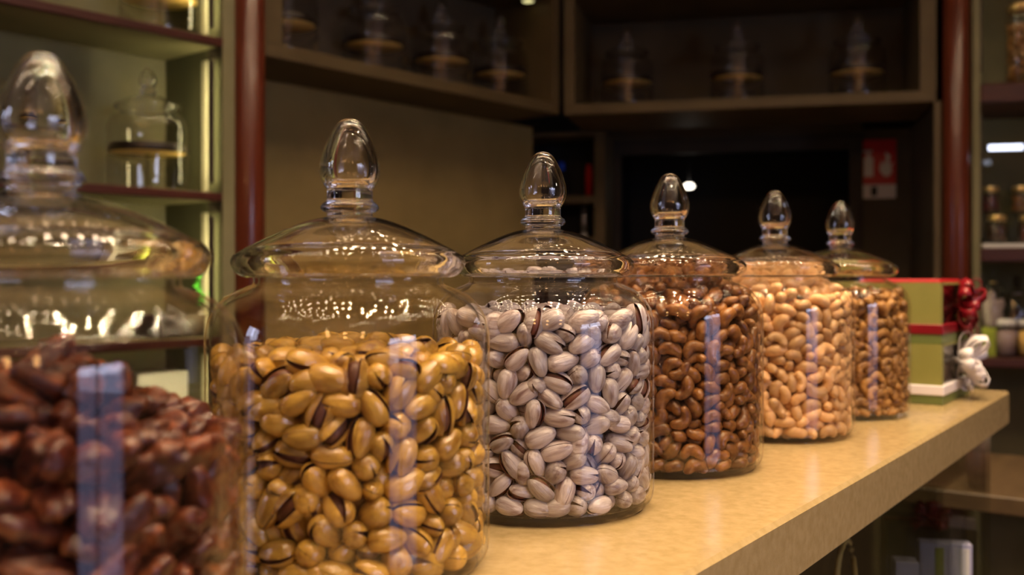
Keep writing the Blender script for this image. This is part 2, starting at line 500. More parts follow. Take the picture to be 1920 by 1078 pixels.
knob_in = smooth_profile([(0.0, 0.2178), (0.0085, 0.2183), (0.0124, 0.2212), (0.0139, 0.2265), (0.0131, 0.2328), (0.0110, 0.2395), (0.0080, 0.2462), (0.0046, 0.2508), (0.0, 0.2526)], 5)
JAR_KNOB = MB().lathe(knob_p, 48).lathe(knob_in[::-1], 48).mesh('knob', M['knob'])

def glass_jar(x, y, z, label, group=None, s=1.0):
    j = empty('glass_jar', (x, y, z))
    tag(j, label, 'jar', group)
    j.scale = (s, s, s)
    link('jar_body', JAR_BODY, j)
    l = link('lid', JAR_LID, j)
    link('knob', JAR_KNOB, l)
    return j

# ------------------------------------------------------------------ nuts
def pistachio_meshes(prefix, opening, shell, gap, kernel, nu=18, nv=9, sz=1.0, fat=1.0):
    a, b, c = 0.0104 * sz, 0.0064 * sz * fat, 0.0060 * sz * fat
    hinge = Vector((a * 1.3, -b, 0)).normalized()
    mb = MB()
    for sgn in (1, -1):
        rot = Matrix.Rotation(sgn * math.radians(opening), 3, hinge)
        def pt(u, v, k):
            x = -a * math.cos(math.pi * u)
            pr = max(math.sin(math.pi * u), 0.02) ** 0.82 * (1 - 0.20 * x / a) * k
            y, z = b * pr * math.cos(v), sgn * c * pr * math.sin(v)
            q = Vector((x * (0.5 + 0.5 * k) + a, y, z + sgn * 0.00012))
            return rot @ q - Vector((a, 0, 0))
        vs = [pt(i / nu, math.pi * j / nv, 1) for i in range(nu + 1) for j in range(nv + 1)]
        n1 = nv + 1
        fo = [(i * n1 + j, i * n1 + j + 1, (i + 1) * n1 + j + 1, (i + 1) * n1 + j) for i in range(nu) for j in range(nv)]
        if sgn < 0: fo = [f[::-1] for f in fo]
        mb.add(vs, fo, 0, True)
        vi = [pt(i / nu, math.pi * j / nv, 0.88) for i in range(nu + 1) for j in range(nv + 1)]
        mb.add(vi, [f[::-1] for f in fo], 1, True)
        rim = []
        vr = []
        for j in (0, nv):
            for i in range(nu + 1):
                vr += [vs[i * n1 + j], vi[i * n1 + j]]
        for s in (0, 1):
            o = s * 2 * (nu + 1)
            for i in range(nu):
                q = (o + 2 * i, o + 2 * i + 1, o + 2 * i + 3, o + 2 * i + 2)
                rim.append(q if (s == 0) == (sgn > 0) else q[::-1])
        mb.add(vr, rim, 1, False)
    sh = mb.mesh(prefix + '_shell', [shell, gap])
    kb = MB()
    prof = [(max(0.0, 0.80 * b * math.sin(math.pi * i / 10) ** 0.9), -0.82 * a * math.cos(math.pi * i / 10)) for i in range(11)]
    prof[0], prof[-1] = (0, prof[0][1]), (0, prof[-1][1])
    kb.lathe(prof, 10, 0, True, Matrix.Rotation(math.pi / 2, 4, 'Y') @ Matrix.Diagonal((c / b, 1, 1, 1)))
    kn = kb.mesh(prefix + '_kernel', kernel)
    return sh, kn

def cashew_mesh(name, m, L, th, curl, seed, nr=22, nk=14, rough=1.0):
    rnd = random.Random(seed)
    vs, fs = [], []
    rr = L * 0.36 * 1.25 / curl
    off = Vector((rnd.uniform(-9, 9), rnd.uniform(-9, 9), rnd.uniform(-9, 9)))
    asym = rnd.uniform(-0.16, 0.16)
    for i in range(nr + 1):
        t = -1 + 2 * i / nr
        t = math.copysign(abs(t) ** 0.85, t)
        ang = t * curl * 1.06
        cx, cyy = math.sin(ang) * rr, (math.cos(ang) - 0.62 * 1.0) * rr
        r = th * 0.5 * (1.10 - 0.40 * abs(t) ** 1.6) * (1 + asym * t)
        e = max(0.0, (abs(t) - 0.72) / 0.28)
        r *= math.sqrt(max(1 - e ** 2.4, 0.0016))
        nx, ny = math.sin(ang), math.cos(ang)
        for k in range(nk):
            b = 2 * math.pi * k / nk
            q = r * (1 - 0.10 * math.exp(-((abs(b - math.pi)) / 0.45) ** 2))
            p = Vector((cx + nx * math.cos(b) * q, cyy + ny * math.cos(b) * q, math.sin(b) * q * 0.92))
            d = noise.noise(p * 260 + off) * 0.00045 * rough + noise.noise(p * 90 + off) * 0.0007 * rough
            p += Vector((nx * math.cos(b), ny * math.cos(b), math.sin(b))) * d
            vs.append(p)
    for i in range(nr):
        for k in range(nk):
            k2 = (k + 1) % nk
            fs.append((i * nk + k, i * nk + k2, (i + 1) * nk + k2, (i + 1) * nk + k))
    fs += [tuple(range(nk - 1, -1, -1)), tuple(range(nr * nk, (nr + 1) * nk))]
    fs = [f[::-1] for f in fs]
    return MB().add(vs, fs, 0, True).mesh(name, m)

def pecan_mesh(name, m, seed, nu=26, nv=22):
    rnd = random.Random(seed)
    a, b, c = 0.0150, 0.0082, 0.0056
    off = Vector((rnd.uniform(-9, 9), rnd.uniform(-9, 9), rnd.uniform(-9, 9)))
    vs, fs = [], []
    for i in range(nu + 1):
        u = i / nu
        x = -a * math.cos(math.pi * u)
        pr = max(math.sin(math.pi * u), 0.02) ** 0.7
        for k in range(nv):
            v = 2 * math.pi * k / nv
            y, z = b * pr * math.cos(v), c * pr * math.sin(v)
            g = math.exp(-(y / (0.16 * b)) ** 2) * (0.42 if z > 0 else 0.25)
            ridge = 0.22 * math.cos(y / b * 8.0 + 1.5 * math.sin(x / a * 3 + seed))
            z *= (1 - g + ridge)
            p = Vector((x, y, z))
            n = Vector((x / a * 0.4, y / b, z / c)).normalized()
            p += n * (noise.noise(p * 170 + off) * 0.0019 + noise.noise(p * 430 + off) * 0.0009)
            vs.append(p)
    for i in range(nu):
        for k in range(nv):
            k2 = (k + 1) % nv
            fs.append((i * nv + k, i * nv + k2, (i + 1) * nv + k2, (i + 1) * nv + k))
    fs += [tuple(range(nv - 1, -1, -1)), tuple(range(nu * nv, (nu + 1) * nv))]
    fs = [f[::-1] for f in fs]
    return MB().add(vs, fs, 0, True).mesh(name, m)

SIZES = [.9, .95, 1, 1.05, 1.08]
# how the nuts lie after settling: position (0.2 mm), rotation vector (0.01 rad), size; those showing largest first
HEAPS = {
 'j1': (97, (
288,-178,437,183,-9,64,1,218,-247,383,-224,166,82,2,171,-196,448,-59,-18,-26,4,121,-317,359,125,-245,31,2,148,-311,288,44,47,47,2,153,-274,404,43,-11,-107,3,98,-248,454,-153,-3,-98,0,342,-90,375,224,67,-189,2,203,-246,324,186,-195,-53,4,257,-182,361,-12,23,290,3,
118,-62,570,112,-128,-97,4,299,-124,304,-60,-47,-29,4,0,28,629,79,-17,-170,3,355,-15,372,-198,55,-200,4,-15,-106,580,286,-26,-81,3,270,-191,297,102,231,-57,1,336,-63,275,66,-26,-142,4,240,-267,261,-12,187,-115,1,319,90,455,-58,-101,246,2,224,22,478,-281,57,-28,4,
163,-160,489,-49,-47,-132,1,7,-34,564,-3,-43,311,2,191,-101,492,208,-106,16,0,80,-309,412,211,-186,-11,1,357,34,268,-93,134,-76,2,156,-33,512,-279,-13,-64,2,76,116,569,54,-22,237,4,95,-197,487,-47,-6,-102,1,104,-125,513,114,-100,-80,2,-22,-75,516,197,204,26,3,
261,-44,450,291,93,-17,2,176,49,527,77,271,43,3,290,-117,410,42,-148,52,3,346,-39,203,29,17,133,2,339,54,396,-74,-46,-135,4,58,41,599,62,3,203,0,37,-111,499,65,-63,-142,1,44,-249,492,183,250,-8,0,273,-208,234,-283,-44,-108,2,132,-215,363,30,-7,60,2,
-19,89,596,-268,6,11,2,246,77,455,-272,1,-62,0,212,-123,437,89,287,-15,1,121,-224,310,-76,-286,18,0,198,-180,249,217,109,-66,2,61,5,533,28,-50,166,2,134,258,480,-279,115,-26,3,274,-53,237,-56,29,-93,0,316,115,161,-87,-5,267,1,293,-163,207,-51,250,37,1,
214,-127,316,287,0,65,0,34,-161,444,-65,-263,18,2,290,-50,312,-37,222,-18,0,22,-269,446,231,194,-67,2,203,-149,393,-49,-10,-2,1,91,-253,275,233,167,-112,1,53,-267,349,12,92,128,1,51,-194,382,-5,-28,-176,4,315,145,426,78,-68,168,1,246,23,403,-40,248,-35,4,
-12,58,541,72,-280,-25,2,303,27,190,59,-73,-229,0,101,171,521,-25,-29,233,3,80,67,505,11,-19,157,0,28,-228,256,64,170,37,2,270,-44,376,-50,258,9,3,-78,8,581,278,-128,47,0,117,-105,436,-143,-143,45,2,318,137,334,-242,170,32,1,141,-164,332,-270,77,74,0,
46,-168,267,26,175,200,0,-89,-6,527,-74,-13,6,3,-17,25,490,-284,56,-21,2,46,-94,403,55,-59,-228,4,45,-327,277,209,-202,102,1,-77,106,546,16,50,14,4,257,20,343,-291,29,-39,4,145,-14,432,20,-19,-20,4,193,-81,254,226,187,21,3,245,90,384,-234,-26,-53,1,
199,-59,395,-3,-33,-32,4,302,113,219,69,-77,-82,2,173,-247,243,275,56,9,0,-57,-128,423,71,-283,113,2,261,-112,201,-204,52,125,0,-19,-57,460,251,184,-12,2,63,-22,463,-195,-239,5,3,296,23,244,-259,153,5,1,118,-127,278,-3,24,182,3,-84,-46,482,2,-31,-150,0,
295,63,320,-11,-100,196,1,-117,176,493,130,65,-274,3,96,-81,362,-276,67,-71,3,297,119,284,-30,41,-244,1,-173,306,446,-39,132,-241,4,-1,-35,409,-105,265,4,2,215,82,175,-249,-104,3,2,-121,-333,388,19,-219,155,3,-266,-150,473,16,-168,-225,3,39,-358,369,-155,64,88,1,
-196,-81,500,-30,37,-264,2,-88,-104,530,-243,123,-50,2,-201,-274,396,235,88,-168,4,-260,-215,337,-44,79,151,4,-98,-204,476,-143,260,-36,4,-328,-144,353,148,-33,-135,2,-262,-202,422,-293,49,22,2,-317,-42,463,35,56,-19,4,-164,-244,444,-77,7,-245,1,-212,92,510,282,-103,-11,1,
-42,-219,443,256,169,1,2,-10,-275,402,-200,-226,18,2,-36,-327,266,-46,-57,38,4,-274,-227,206,90,145,207,3,-125,-293,243,-73,284,-51,4,-83,-269,401,-78,16,-161,4,-138,-309,324,252,-137,-22,1,-188,-296,272,5,-35,-54,0,-57,-338,318,86,245,-38,0,-309,-167,277,56,41,211,1,
-233,-248,297,231,-158,93,2,-154,132,532,-172,-208,43,2,343,11,150,6,26,169,2,5,-310,343,40,-246,27,0,-132,-127,474,89,-222,-54,1,92,-304,235,151,206,33,2,-300,-108,421,280,8,-44,3,342,115,113,-177,82,-112,0,-168,-157,434,71,-237,-42,4,-243,106,458,-16,-260,-71,2,
-306,-139,229,-259,79,-6,1,-357,-46,359,-7,158,67,1,-303,-93,157,147,24,25,2,262,228,218,258,-112,-41,2,5,-346,194,96,60,-267,3,-192,-264,221,-175,238,71,0,-248,-71,465,82,52,39,4,-250,-156,369,226,-137,-20,4,-342,-45,272,-199,-212,30,2,201,249,401,105,-43,-215,1,
-202,43,472,84,-266,24,2,149,248,429,-45,6,227,1,267,216,164,-174,-232,50,2,316,30,90,-167,-18,6,2,130,-287,198,-47,-38,214,2,-3,-273,215,291,8,-22,1,-84,-252,334,-27,3,195,1,241,204,361,43,74,-241,3,252,224,95,86,77,-33,2,-157,-189,298,-2,-75,-179,4,
178,135,448,144,-196,-57,0,246,246,273,-289,80,18,0,243,267,347,18,-149,143,0,-148,-242,371,-113,-184,134,2,281,187,35,55,236,-193,0,-204,-197,197,17,31,-119,4,-127,-253,187,-3,-5,120,2,245,167,426,-181,217,-47,1,-57,-172,390,253,-17,2,2,-20,-211,351,177,245,-16,2,
-314,22,434,5,47,-202,4,-122,-245,280,-48,-25,-66,0,120,67,465,-221,184,-49,2,268,172,107,-134,-18,33,2,-342,34,378,-36,103,-81,3,-346,17,102,-83,-35,-188,2,321,-38,85,287,-2,90,4,253,-20,124,-14,-33,307,2,71,244,442,43,27,212,1,193,-256,179,183,191,44,3,
-207,-159,322,-1,-42,-81,0,-145,-41,441,-13,-31,-203,3,318,-144,161,-238,-169,-8,0,-305,-59,219,-1,-26,309,4,-156,-144,362,-67,6,-305,3,-325,0,200,64,-215,217,0,248,-212,145,-88,28,222,2,-70,-302,181,-204,-116,91,4,-235,-134,262,-4,-23,213,2,-317,50,244,27,37,-4,2,
239,29,281,-37,-75,220,2,-307,107,417,4,-74,228,0,-107,66,477,72,31,107,4,303,88,69,-306,-25,36,0,-58,-209,251,-7,14,-60,2,207,274,144,204,-27,170,3,272,62,131,-67,13,90,1,102,117,409,62,-3,21,4,-292,-32,155,10,-139,-241,4,-164,-78,396,-46,31,-272,1,
-301,-98,309,50,64,205,1,-23,-238,300,225,163,21,3,56,169,470,26,-36,283,2,-171,135,483,32,10,-97,0,-246,-124,180,-239,-86,12,4,-316,65,194,9,6,-22,0,-48,-148,304,-259,-88,21,3,84,307,397,74,40,98,2,-34,-186,204,-272,-108,-53,2,252,194,305,-308,6,-34,0,
-38,284,425,4,-98,89,1,231,29,208,-229,-164,14,4,-222,2,438,-2,39,5,0,-259,-34,347,-42,18,-3,0,213,248,33,30,-17,3,4,186,-128,189,-126,-239,-44,3,-5,212,444,-56,119,-137,4,-308,62,305,-73,37,-35,4,9,152,525,12,79,253,2,58,-109,170,218,184,-78,0,
170,54,399,-252,-176,-30,2,-240,41,355,12,3,7,3,146,-198,201,287,-3,29,1,-256,-150,105,-26,-243,4,3,261,148,373,-241,-83,-47,0,170,133,160,-19,20,-253,3,-81,-61,419,-125,255,-41,0,-215,-21,385,-47,9,-296,4,-190,-59,230,254,154,4,1,-276,36,130,43,-180,224,4,
0,-242,165,173,241,26,0,43,-153,326,252,181,6,0,11,327,430,46,21,-142,0,-280,-21,285,-57,-246,22,3,-211,25,197,-26,268,17,2,44,64,434,-210,151,-8,1,189,138,283,-103,-88,262,3,241,142,248,41,14,-214,3,-38,97,442,185,238,4,2,49,-86,292,-122,256,-22,1,
143,219,125,285,-98,5,0,-125,59,412,-5,76,-211,3,-212,56,402,-287,-48,37,0,-22,-97,357,34,9,55,2,-146,-70,282,-9,-47,-180,4,-317,161,56,-166,-23,140,3,139,-53,183,36,-22,-1,4,-51,27,406,-12,4,-282,0,-209,-89,354,-84,-228,-144,0,-102,8,217,208,-162,15,4,
-299,85,100,201,14,7,1,160,205,315,-72,168,-161,4,161,220,71,-257,2,3,1,159,176,395,-249,18,22,2,86,28,375,-3,-85,74,2,-196,207,431,-43,73,47,3,
)),
 'j2': (252, (
8,-350,532,175,19,-18,4,-149,-317,200,159,50,-252,4,190,-296,256,97,-19,67,4,-120,-313,416,-114,11,52,4,12,-347,337,-277,20,12,2,-91,-304,145,-220,30,167,2,176,-301,496,-12,-102,19,2,-75,-345,482,226,-66,49,2,81,-345,382,-181,101,198,1,-61,-350,386,3,250,176,1,
-131,-328,84,-33,-44,277,2,146,-323,122,107,27,38,1,-31,-339,276,-4,-118,-140,3,34,-352,470,11,-305,-27,1,115,-337,460,-95,-99,-186,1,-128,-329,521,214,-93,54,2,46,-348,267,161,100,-33,1,182,-304,329,-21,189,-25,1,111,-317,181,107,250,-57,3,24,-339,207,129,106,210,2,
194,-290,181,3,-87,-194,3,209,-271,105,-89,-121,-252,2,250,-244,211,-240,-63,147,3,269,-226,73,140,-70,-204,4,144,-154,577,47,-162,-246,2,276,-216,424,179,36,-165,3,222,-275,454,-36,145,-164,2,-197,-290,459,-261,100,-56,4,-90,-320,338,-292,39,34,2,-60,-308,564,-287,-52,55,3,
20,-345,404,88,8,-209,1,222,-257,382,96,134,-254,2,-8,-338,143,-135,-19,138,2,244,-256,530,41,-54,77,1,165,-294,65,16,-116,161,2,-44,-328,86,28,57,138,3,-236,-261,513,-43,-64,-103,2,286,-182,283,3,113,-268,2,-284,-206,532,163,-86,143,2,-230,-259,316,-290,73,-63,4,
-157,-290,301,205,-225,52,4,159,-289,403,21,96,185,3,291,-202,345,-98,-109,37,1,-85,-298,281,-264,-60,-62,2,312,-161,453,116,63,-145,2,-39,-308,435,128,249,-16,3,87,-322,304,-139,-192,144,2,222,-239,315,-1,-8,232,4,-165,-289,367,48,3,-188,3,-40,-307,196,-124,71,-157,4,
-195,-264,182,-152,-49,29,4,318,-134,89,-179,-18,59,2,131,-318,352,-198,-150,177,0,53,-249,546,-57,-6,-51,3,-76,-93,586,79,-284,-59,3,36,-306,83,186,129,34,0,281,-178,149,-47,71,225,4,59,-108,583,-16,-39,285,0,-225,-268,394,35,8,-124,1,244,-232,139,286,-100,-39,1,
-194,-274,82,-270,-141,44,1,127,-317,533,-199,-143,111,0,339,-105,140,220,129,-118,1,-174,-89,583,-2,-16,250,2,-176,-286,545,124,-187,-77,2,68,-332,133,196,213,-53,0,329,-91,360,-139,-228,-3,2,331,-110,514,-184,60,-142,2,-142,-273,116,100,101,-18,2,-191,-284,245,-3,41,144,0,
109,-318,247,207,-189,-32,0,18,-352,38,30,-273,33,2,286,-162,34,11,27,269,4,327,-137,222,88,-144,-114,1,-336,-101,553,-60,126,-51,3,-259,-138,566,-119,-218,69,4,77,-287,497,209,189,-48,3,98,-299,83,-24,19,-178,1,108,-337,35,71,-264,11,1,276,-126,550,-2,-18,55,1,
277,-191,508,104,157,119,2,-239,-250,31,162,253,-45,2,348,48,557,39,-2,134,1,-265,-220,435,242,152,-109,0,170,-236,525,-232,56,-114,4,4,-47,592,19,277,-36,0,-73,-344,31,-278,55,-3,2,-260,-237,245,-104,-259,34,3,-86,-245,205,-111,268,-69,1,255,-179,218,28,264,-141,2,
327,-87,37,101,-176,-209,4,146,-237,283,-140,-126,167,3,95,-29,592,-88,-14,107,4,214,-191,32,-145,4,-23,1,334,-44,166,-52,70,-239,4,335,-61,232,-76,229,-200,1,-265,-235,136,-201,135,83,1,355,23,440,-196,152,-143,0,58,-264,217,-27,-156,192,0,325,-113,283,-138,-179,169,0,
326,-104,423,-85,102,-57,3,211,-175,548,174,232,-6,2,-256,-206,78,14,-27,-257,3,-304,-159,481,-238,53,45,1,354,-46,289,92,-119,-136,0,-21,-136,552,15,-56,-221,2,-102,-271,524,13,-206,74,2,-154,-287,32,-28,-83,184,1,352,-24,397,133,164,50,2,336,-21,507,100,212,150,4,
-207,-224,126,-13,-15,193,0,-9,-287,501,-64,-21,30,4,22,-276,163,48,141,192,3,-60,43,597,-107,-13,34,0,-315,-156,413,108,253,-9,2,188,181,569,-141,213,-52,3,128,-251,137,-145,226,-54,3,-257,24,559,134,-226,105,2,-263,-207,364,89,11,-27,4,143,-254,210,-62,251,109,3,
116,253,571,-92,299,15,4,275,1,548,14,-82,3,2,153,-238,34,-170,25,20,3,270,171,555,-132,174,11,2,-129,-217,241,251,66,72,4,346,-27,98,-132,94,-52,1,4,-250,87,155,-219,3,2,76,-286,30,55,15,36,0,48,-274,389,157,104,163,2,-124,-250,427,146,19,-41,2,
-21,106,598,-129,-43,27,0,97,-273,433,44,-34,-210,2,-186,-203,282,206,62,98,3,224,57,534,121,54,-226,3,-61,-249,113,-25,220,56,4,167,-242,446,-169,138,-223,1,216,-80,557,-43,-52,153,0,230,-167,322,-262,17,-110,1,-38,-256,255,18,125,-201,2,-186,-214,469,-222,69,-166,3,
-310,-101,448,-9,-2,301,3,255,-128,261,-212,7,21,3,168,82,550,-38,208,-69,0,-159,-151,537,-33,9,-230,2,-219,-205,194,-308,-3,7,1,116,-201,396,84,252,13,0,-200,-161,389,-48,23,81,3,119,-246,351,-43,17,-216,2,266,-128,185,-26,45,-284,0,-292,-174,208,131,-234,99,2,
1,-276,31,-262,-160,48,2,68,-245,273,-46,-184,214,1,27,-290,272,-180,-2,-154,0,-298,-35,563,226,-13,-51,0,134,-185,457,130,-210,-65,3,214,-200,472,-88,113,140,2,338,8,34,-133,-228,109,4,336,48,86,7,190,190,1,-23,-214,526,-107,-163,1,1,-194,-192,33,16,57,178,3,
-174,209,562,27,18,-16,3,-216,-174,506,-188,-54,70,0,-28,-298,374,-31,188,245,0,101,-101,535,251,-123,77,0,-123,-208,33,-150,190,-73,3,-214,-97,533,-86,-210,51,2,96,-206,227,225,0,13,2,57,-250,332,-134,83,-74,0,80,-187,294,116,190,-108,4,315,-30,332,-60,188,-122,2,
353,20,209,175,166,4,1,-124,-227,155,6,-117,279,0,23,-203,152,-217,33,-97,4,-65,-254,33,52,-27,-171,4,182,-179,367,216,198,-98,4,335,30,273,-260,-63,57,3,-7,-230,205,57,-72,-111,0,-336,-47,505,107,50,-78,4,116,-110,476,-157,21,-146,1,7,-185,338,58,-255,89,1,
198,-201,257,-245,192,-20,3,66,-235,110,-235,-156,70,2,179,-106,195,-237,119,-57,2,223,-130,491,285,61,36,3,45,95,581,81,-147,-238,3,-181,83,565,-67,-53,176,2,253,-74,444,-183,48,-119,3,-17,-186,31,-254,153,29,2,329,124,282,-174,83,-81,4,-247,-172,261,-86,-35,-139,0,
165,-188,191,97,-1,-126,4,62,-224,41,-256,74,-96,2,323,85,214,21,243,-38,4,261,-71,369,-66,48,-152,3,-3,-274,323,-278,50,-52,1,204,-156,145,-95,165,-123,2,34,-170,81,69,4,-25,2,167,18,544,44,279,84,1,323,143,505,11,160,-5,2,103,-191,521,44,-62,-178,2,
24,-272,447,-57,-49,230,0,-66,-246,352,37,44,77,1,-12,-233,393,60,55,21,4,304,39,381,97,3,24,4,-170,-213,344,-158,213,36,1,348,72,155,-140,-188,43,0,43,-58,543,-208,-80,36,1,69,298,560,80,146,-53,0,114,145,568,43,-5,248,1,219,130,538,-218,53,-182,1,
45,-189,409,226,-86,-39,2,260,-149,406,-111,-107,25,4,184,-207,90,18,-1,-25,4,171,-129,95,-44,18,-101,0,-121,-205,536,-180,-89,-17,3,52,-210,476,-83,60,-246,3,120,-154,251,-36,-11,-69,0,250,-79,219,301,-6,-16,2,-286,-166,128,-138,22,59,4,308,85,333,-229,7,-49,3,
5,-161,270,23,25,176,4,-178,-161,231,-39,181,247,2,-187,-31,553,13,8,-290,0,-210,-139,451,-15,17,17,3,189,-127,410,-130,-37,197,3,-41,-203,301,-34,-34,-71,0,-109,-219,309,215,-151,-56,4,-323,-110,120,142,-60,64,2,239,-137,87,105,58,117,2,272,-56,506,241,139,-94,3,
-60,-172,499,-42,81,-223,2,-124,-167,485,-265,-130,-58,0,-71,-234,463,45,117,218,2,6,250,559,-135,180,25,1,300,186,441,243,-89,-36,1,279,-122,323,19,126,143,2,136,-87,344,29,-36,-42,2,-101,-112,182,113,279,-26,3,-51,-178,167,48,-46,96,2,223,-74,158,-7,-3,268,1,
41,-110,126,22,59,155,3,-51,-171,92,-68,-28,203,2,-250,117,545,-139,-238,-23,4,134,-37,535,-36,-23,-16,2,-139,-89,415,-39,40,-307,1,-105,-195,372,-64,9,148,1,-300,-188,306,94,-9,-124,2,276,-48,273,-260,-73,36,2,283,-22,216,308,-11,-41,0,-135,-180,186,-14,281,-23,0,
286,-72,114,174,-212,0,3,-198,-113,92,152,74,-3,3,50,-155,537,150,-180,-58,2,-73,276,569,295,50,55,3,345,58,494,-262,158,-20,4,-310,169,546,123,-182,-145,2,322,145,357,180,151,-140,2,324,113,35,-105,-67,122,4,-83,-118,527,154,153,-2,0,295,-9,434,-176,-127,-76,4,
-93,-14,572,-114,-2,2,2,-320,85,540,-267,38,42,3,-120,-72,537,51,-157,-222,1,163,-109,523,164,-231,-33,2,317,121,104,31,128,216,4,88,54,546,-127,277,67,3,-285,-183,28,-295,-24,37,0,-102,84,566,83,0,-45,1,-341,-88,337,-108,-19,215,2,308,164,202,-140,-189,-21,4,
-131,151,558,38,-69,-278,2,-319,-108,195,-194,-49,86,2,243,243,541,43,268,-152,1,-316,-117,280,277,-17,89,4,-349,45,461,188,150,139,4,147,-159,309,105,-132,-113,2,51,-134,364,-36,-54,199,1,-37,-60,529,-42,89,-124,2,-139,322,512,131,138,-118,4,-347,61,379,24,65,131,2,
270,93,498,133,-134,-78,3,-246,185,523,234,134,145,1,22,12,571,-295,102,9,3,-274,-102,511,-51,83,-90,3,-222,-168,324,43,-75,-269,1,-21,355,542,186,48,-60,0,272,195,92,11,-141,-272,3,250,50,41,83,-56,286,2,-317,-35,430,15,-300,-57,4,178,-65,450,12,58,118,4,
121,-142,372,141,53,-230,2,-24,75,531,33,-58,208,4,175,-96,259,-238,-103,9,2,89,-184,165,165,-134,-78,2,105,-151,103,243,-193,45,4,266,9,320,-162,-103,62,2,239,-92,35,107,-277,10,3,-334,-109,41,-153,-245,-71,4,206,195,511,236,-16,98,0,289,57,446,37,-273,-54,1,
225,249,404,15,-308,1,3,274,207,159,39,-40,13,1,253,-19,154,50,246,87,1,-16,-197,451,69,-90,-85,2,-332,-28,367,33,-152,259,2,-154,255,523,-179,-120,-86,1,-6,-105,389,36,-45,-104,1,-25,-130,327,-218,-75,-1,4,277,40,234,3,43,-43,2,-214,282,524,28,-156,-193,1,
-82,-155,446,-44,25,-116,0,56,-116,427,-38,-276,47,4,-72,-73,354,60,-119,253,2,-60,-146,388,-10,-1,230,4,146,308,508,-30,243,-172,2,214,19,449,-263,118,34,4,258,239,282,239,-34,-122,4,113,-15,326,-280,-88,-63,0,208,104,266,-207,107,-55,2,181,-32,229,75,-49,23,4,
263,13,96,244,58,61,4,261,173,293,270,55,114,2,201,-73,317,22,210,193,2,-126,-92,242,90,-201,-82,2,-62,-165,236,37,66,219,3,-83,31,528,302,-29,-7,1,255,172,398,92,86,219,2,46,-96,312,40,68,-174,1,285,191,500,-141,218,-17,0,123,-30,467,103,-240,-16,1,
-135,-159,411,216,155,-60,2,-354,9,260,213,-194,63,0,-293,-5,135,-279,110,18,4,38,-54,73,195,-214,-8,0,180,-44,374,22,217,112,3,256,135,149,2,25,76,3,31,-156,203,94,-147,-91,3,-329,21,522,-30,-255,160,3,-133,-131,341,-3,-49,70,2,59,229,523,-4,-38,-160,4,
55,-78,480,38,71,67,1,39,-35,426,-101,225,-71,4,43,-95,245,-213,5,-9,1,107,341,552,-74,-269,141,0,129,187,528,-50,-289,9,0,-277,-76,375,-117,57,66,1,-247,-22,188,-135,207,-97,4,
)),
 'j3': (292, (
36,-352,218,236,-29,34,4,59,-347,76,-63,188,17,4,10,-347,643,-37,127,224,4,-18,-353,263,118,-38,23,3,-73,-346,405,-33,238,106,3,-112,-336,169,98,-116,219,3,94,-338,391,93,-57,-277,4,-17,-353,96,-76,-102,-226,3,34,-347,445,63,106,287,3,55,-347,511,128,5,41,3,
-140,-324,573,-34,-169,230,3,44,-347,328,-36,9,-28,3,79,-335,274,33,176,227,3,161,-305,295,5,267,-55,4,-26,-355,510,-172,102,120,2,-116,-335,646,-143,0,-90,3,-129,-331,436,-84,136,120,2,-118,-336,31,-171,55,-14,2,12,-354,573,-54,47,2,2,-37,-351,339,182,109,-180,2,
116,-337,570,24,153,-191,2,-250,-239,649,-109,45,-8,3,-35,-349,175,-195,13,144,2,-26,-355,28,33,14,-12,1,168,-314,452,-123,147,97,1,-125,-320,345,-123,34,94,2,-95,-343,522,205,-68,71,1,-163,-314,296,94,-2,-34,1,-148,-322,94,120,97,-262,1,126,-333,133,-29,5,24,1,
279,-216,589,-27,-98,44,3,208,-285,529,109,-135,-241,2,252,-244,228,-54,20,39,2,26,-338,141,152,227,-66,3,212,-284,401,-150,76,153,2,-175,-299,403,-250,-1,112,2,204,-284,127,154,-227,65,4,15,-355,389,48,53,-48,0,197,-279,191,-114,-38,226,2,172,-314,364,160,55,-23,0,
-82,-337,79,-41,92,-249,1,322,-144,642,222,2,-190,4,169,-288,637,139,194,45,4,-63,-335,596,-224,-152,149,2,87,-334,184,61,260,18,1,224,-262,606,165,81,118,4,136,-314,516,82,258,-24,1,246,-242,353,-118,8,250,2,177,-311,27,86,-273,-116,0,-144,-324,241,217,-112,32,1,
-214,-286,607,62,112,257,0,-161,-301,153,285,55,-25,2,279,-210,138,85,193,-92,1,-88,-328,285,-55,46,156,2,241,-260,292,-62,193,-204,1,256,-237,434,-55,220,45,2,-300,-183,634,-115,-157,-182,3,60,-327,602,221,-140,-33,3,-153,-305,514,-47,16,60,1,108,-323,461,-76,-3,131,2,
96,-322,29,11,57,193,2,-71,-314,471,98,-63,-101,3,297,-195,492,-74,-97,-116,2,263,-179,642,291,-26,71,1,-81,-319,219,-88,28,-212,2,155,-305,227,-137,-73,175,1,-204,-290,31,48,196,149,2,127,-315,80,35,48,200,0,114,-320,336,74,57,165,1,334,-113,82,-105,23,134,4,
269,-217,28,10,34,145,1,-267,-230,566,77,150,-14,0,312,-167,359,52,-112,-148,3,295,-161,176,-21,267,-146,4,286,-189,74,80,218,90,0,220,-256,475,-28,-33,173,1,230,-215,78,269,-145,5,4,-206,-271,462,-54,51,130,2,-331,-128,622,-50,155,54,2,284,-194,306,21,107,110,3,
-184,-265,248,237,105,-38,2,-213,-283,338,-81,79,224,2,229,-233,163,-102,-129,210,2,321,-149,30,78,60,99,2,102,-277,609,171,230,-121,2,-144,-256,631,-137,73,-36,4,283,-187,234,85,247,-101,2,304,-171,557,-118,88,252,0,303,-192,417,85,-82,-185,0,-232,-267,534,-177,28,228,2,
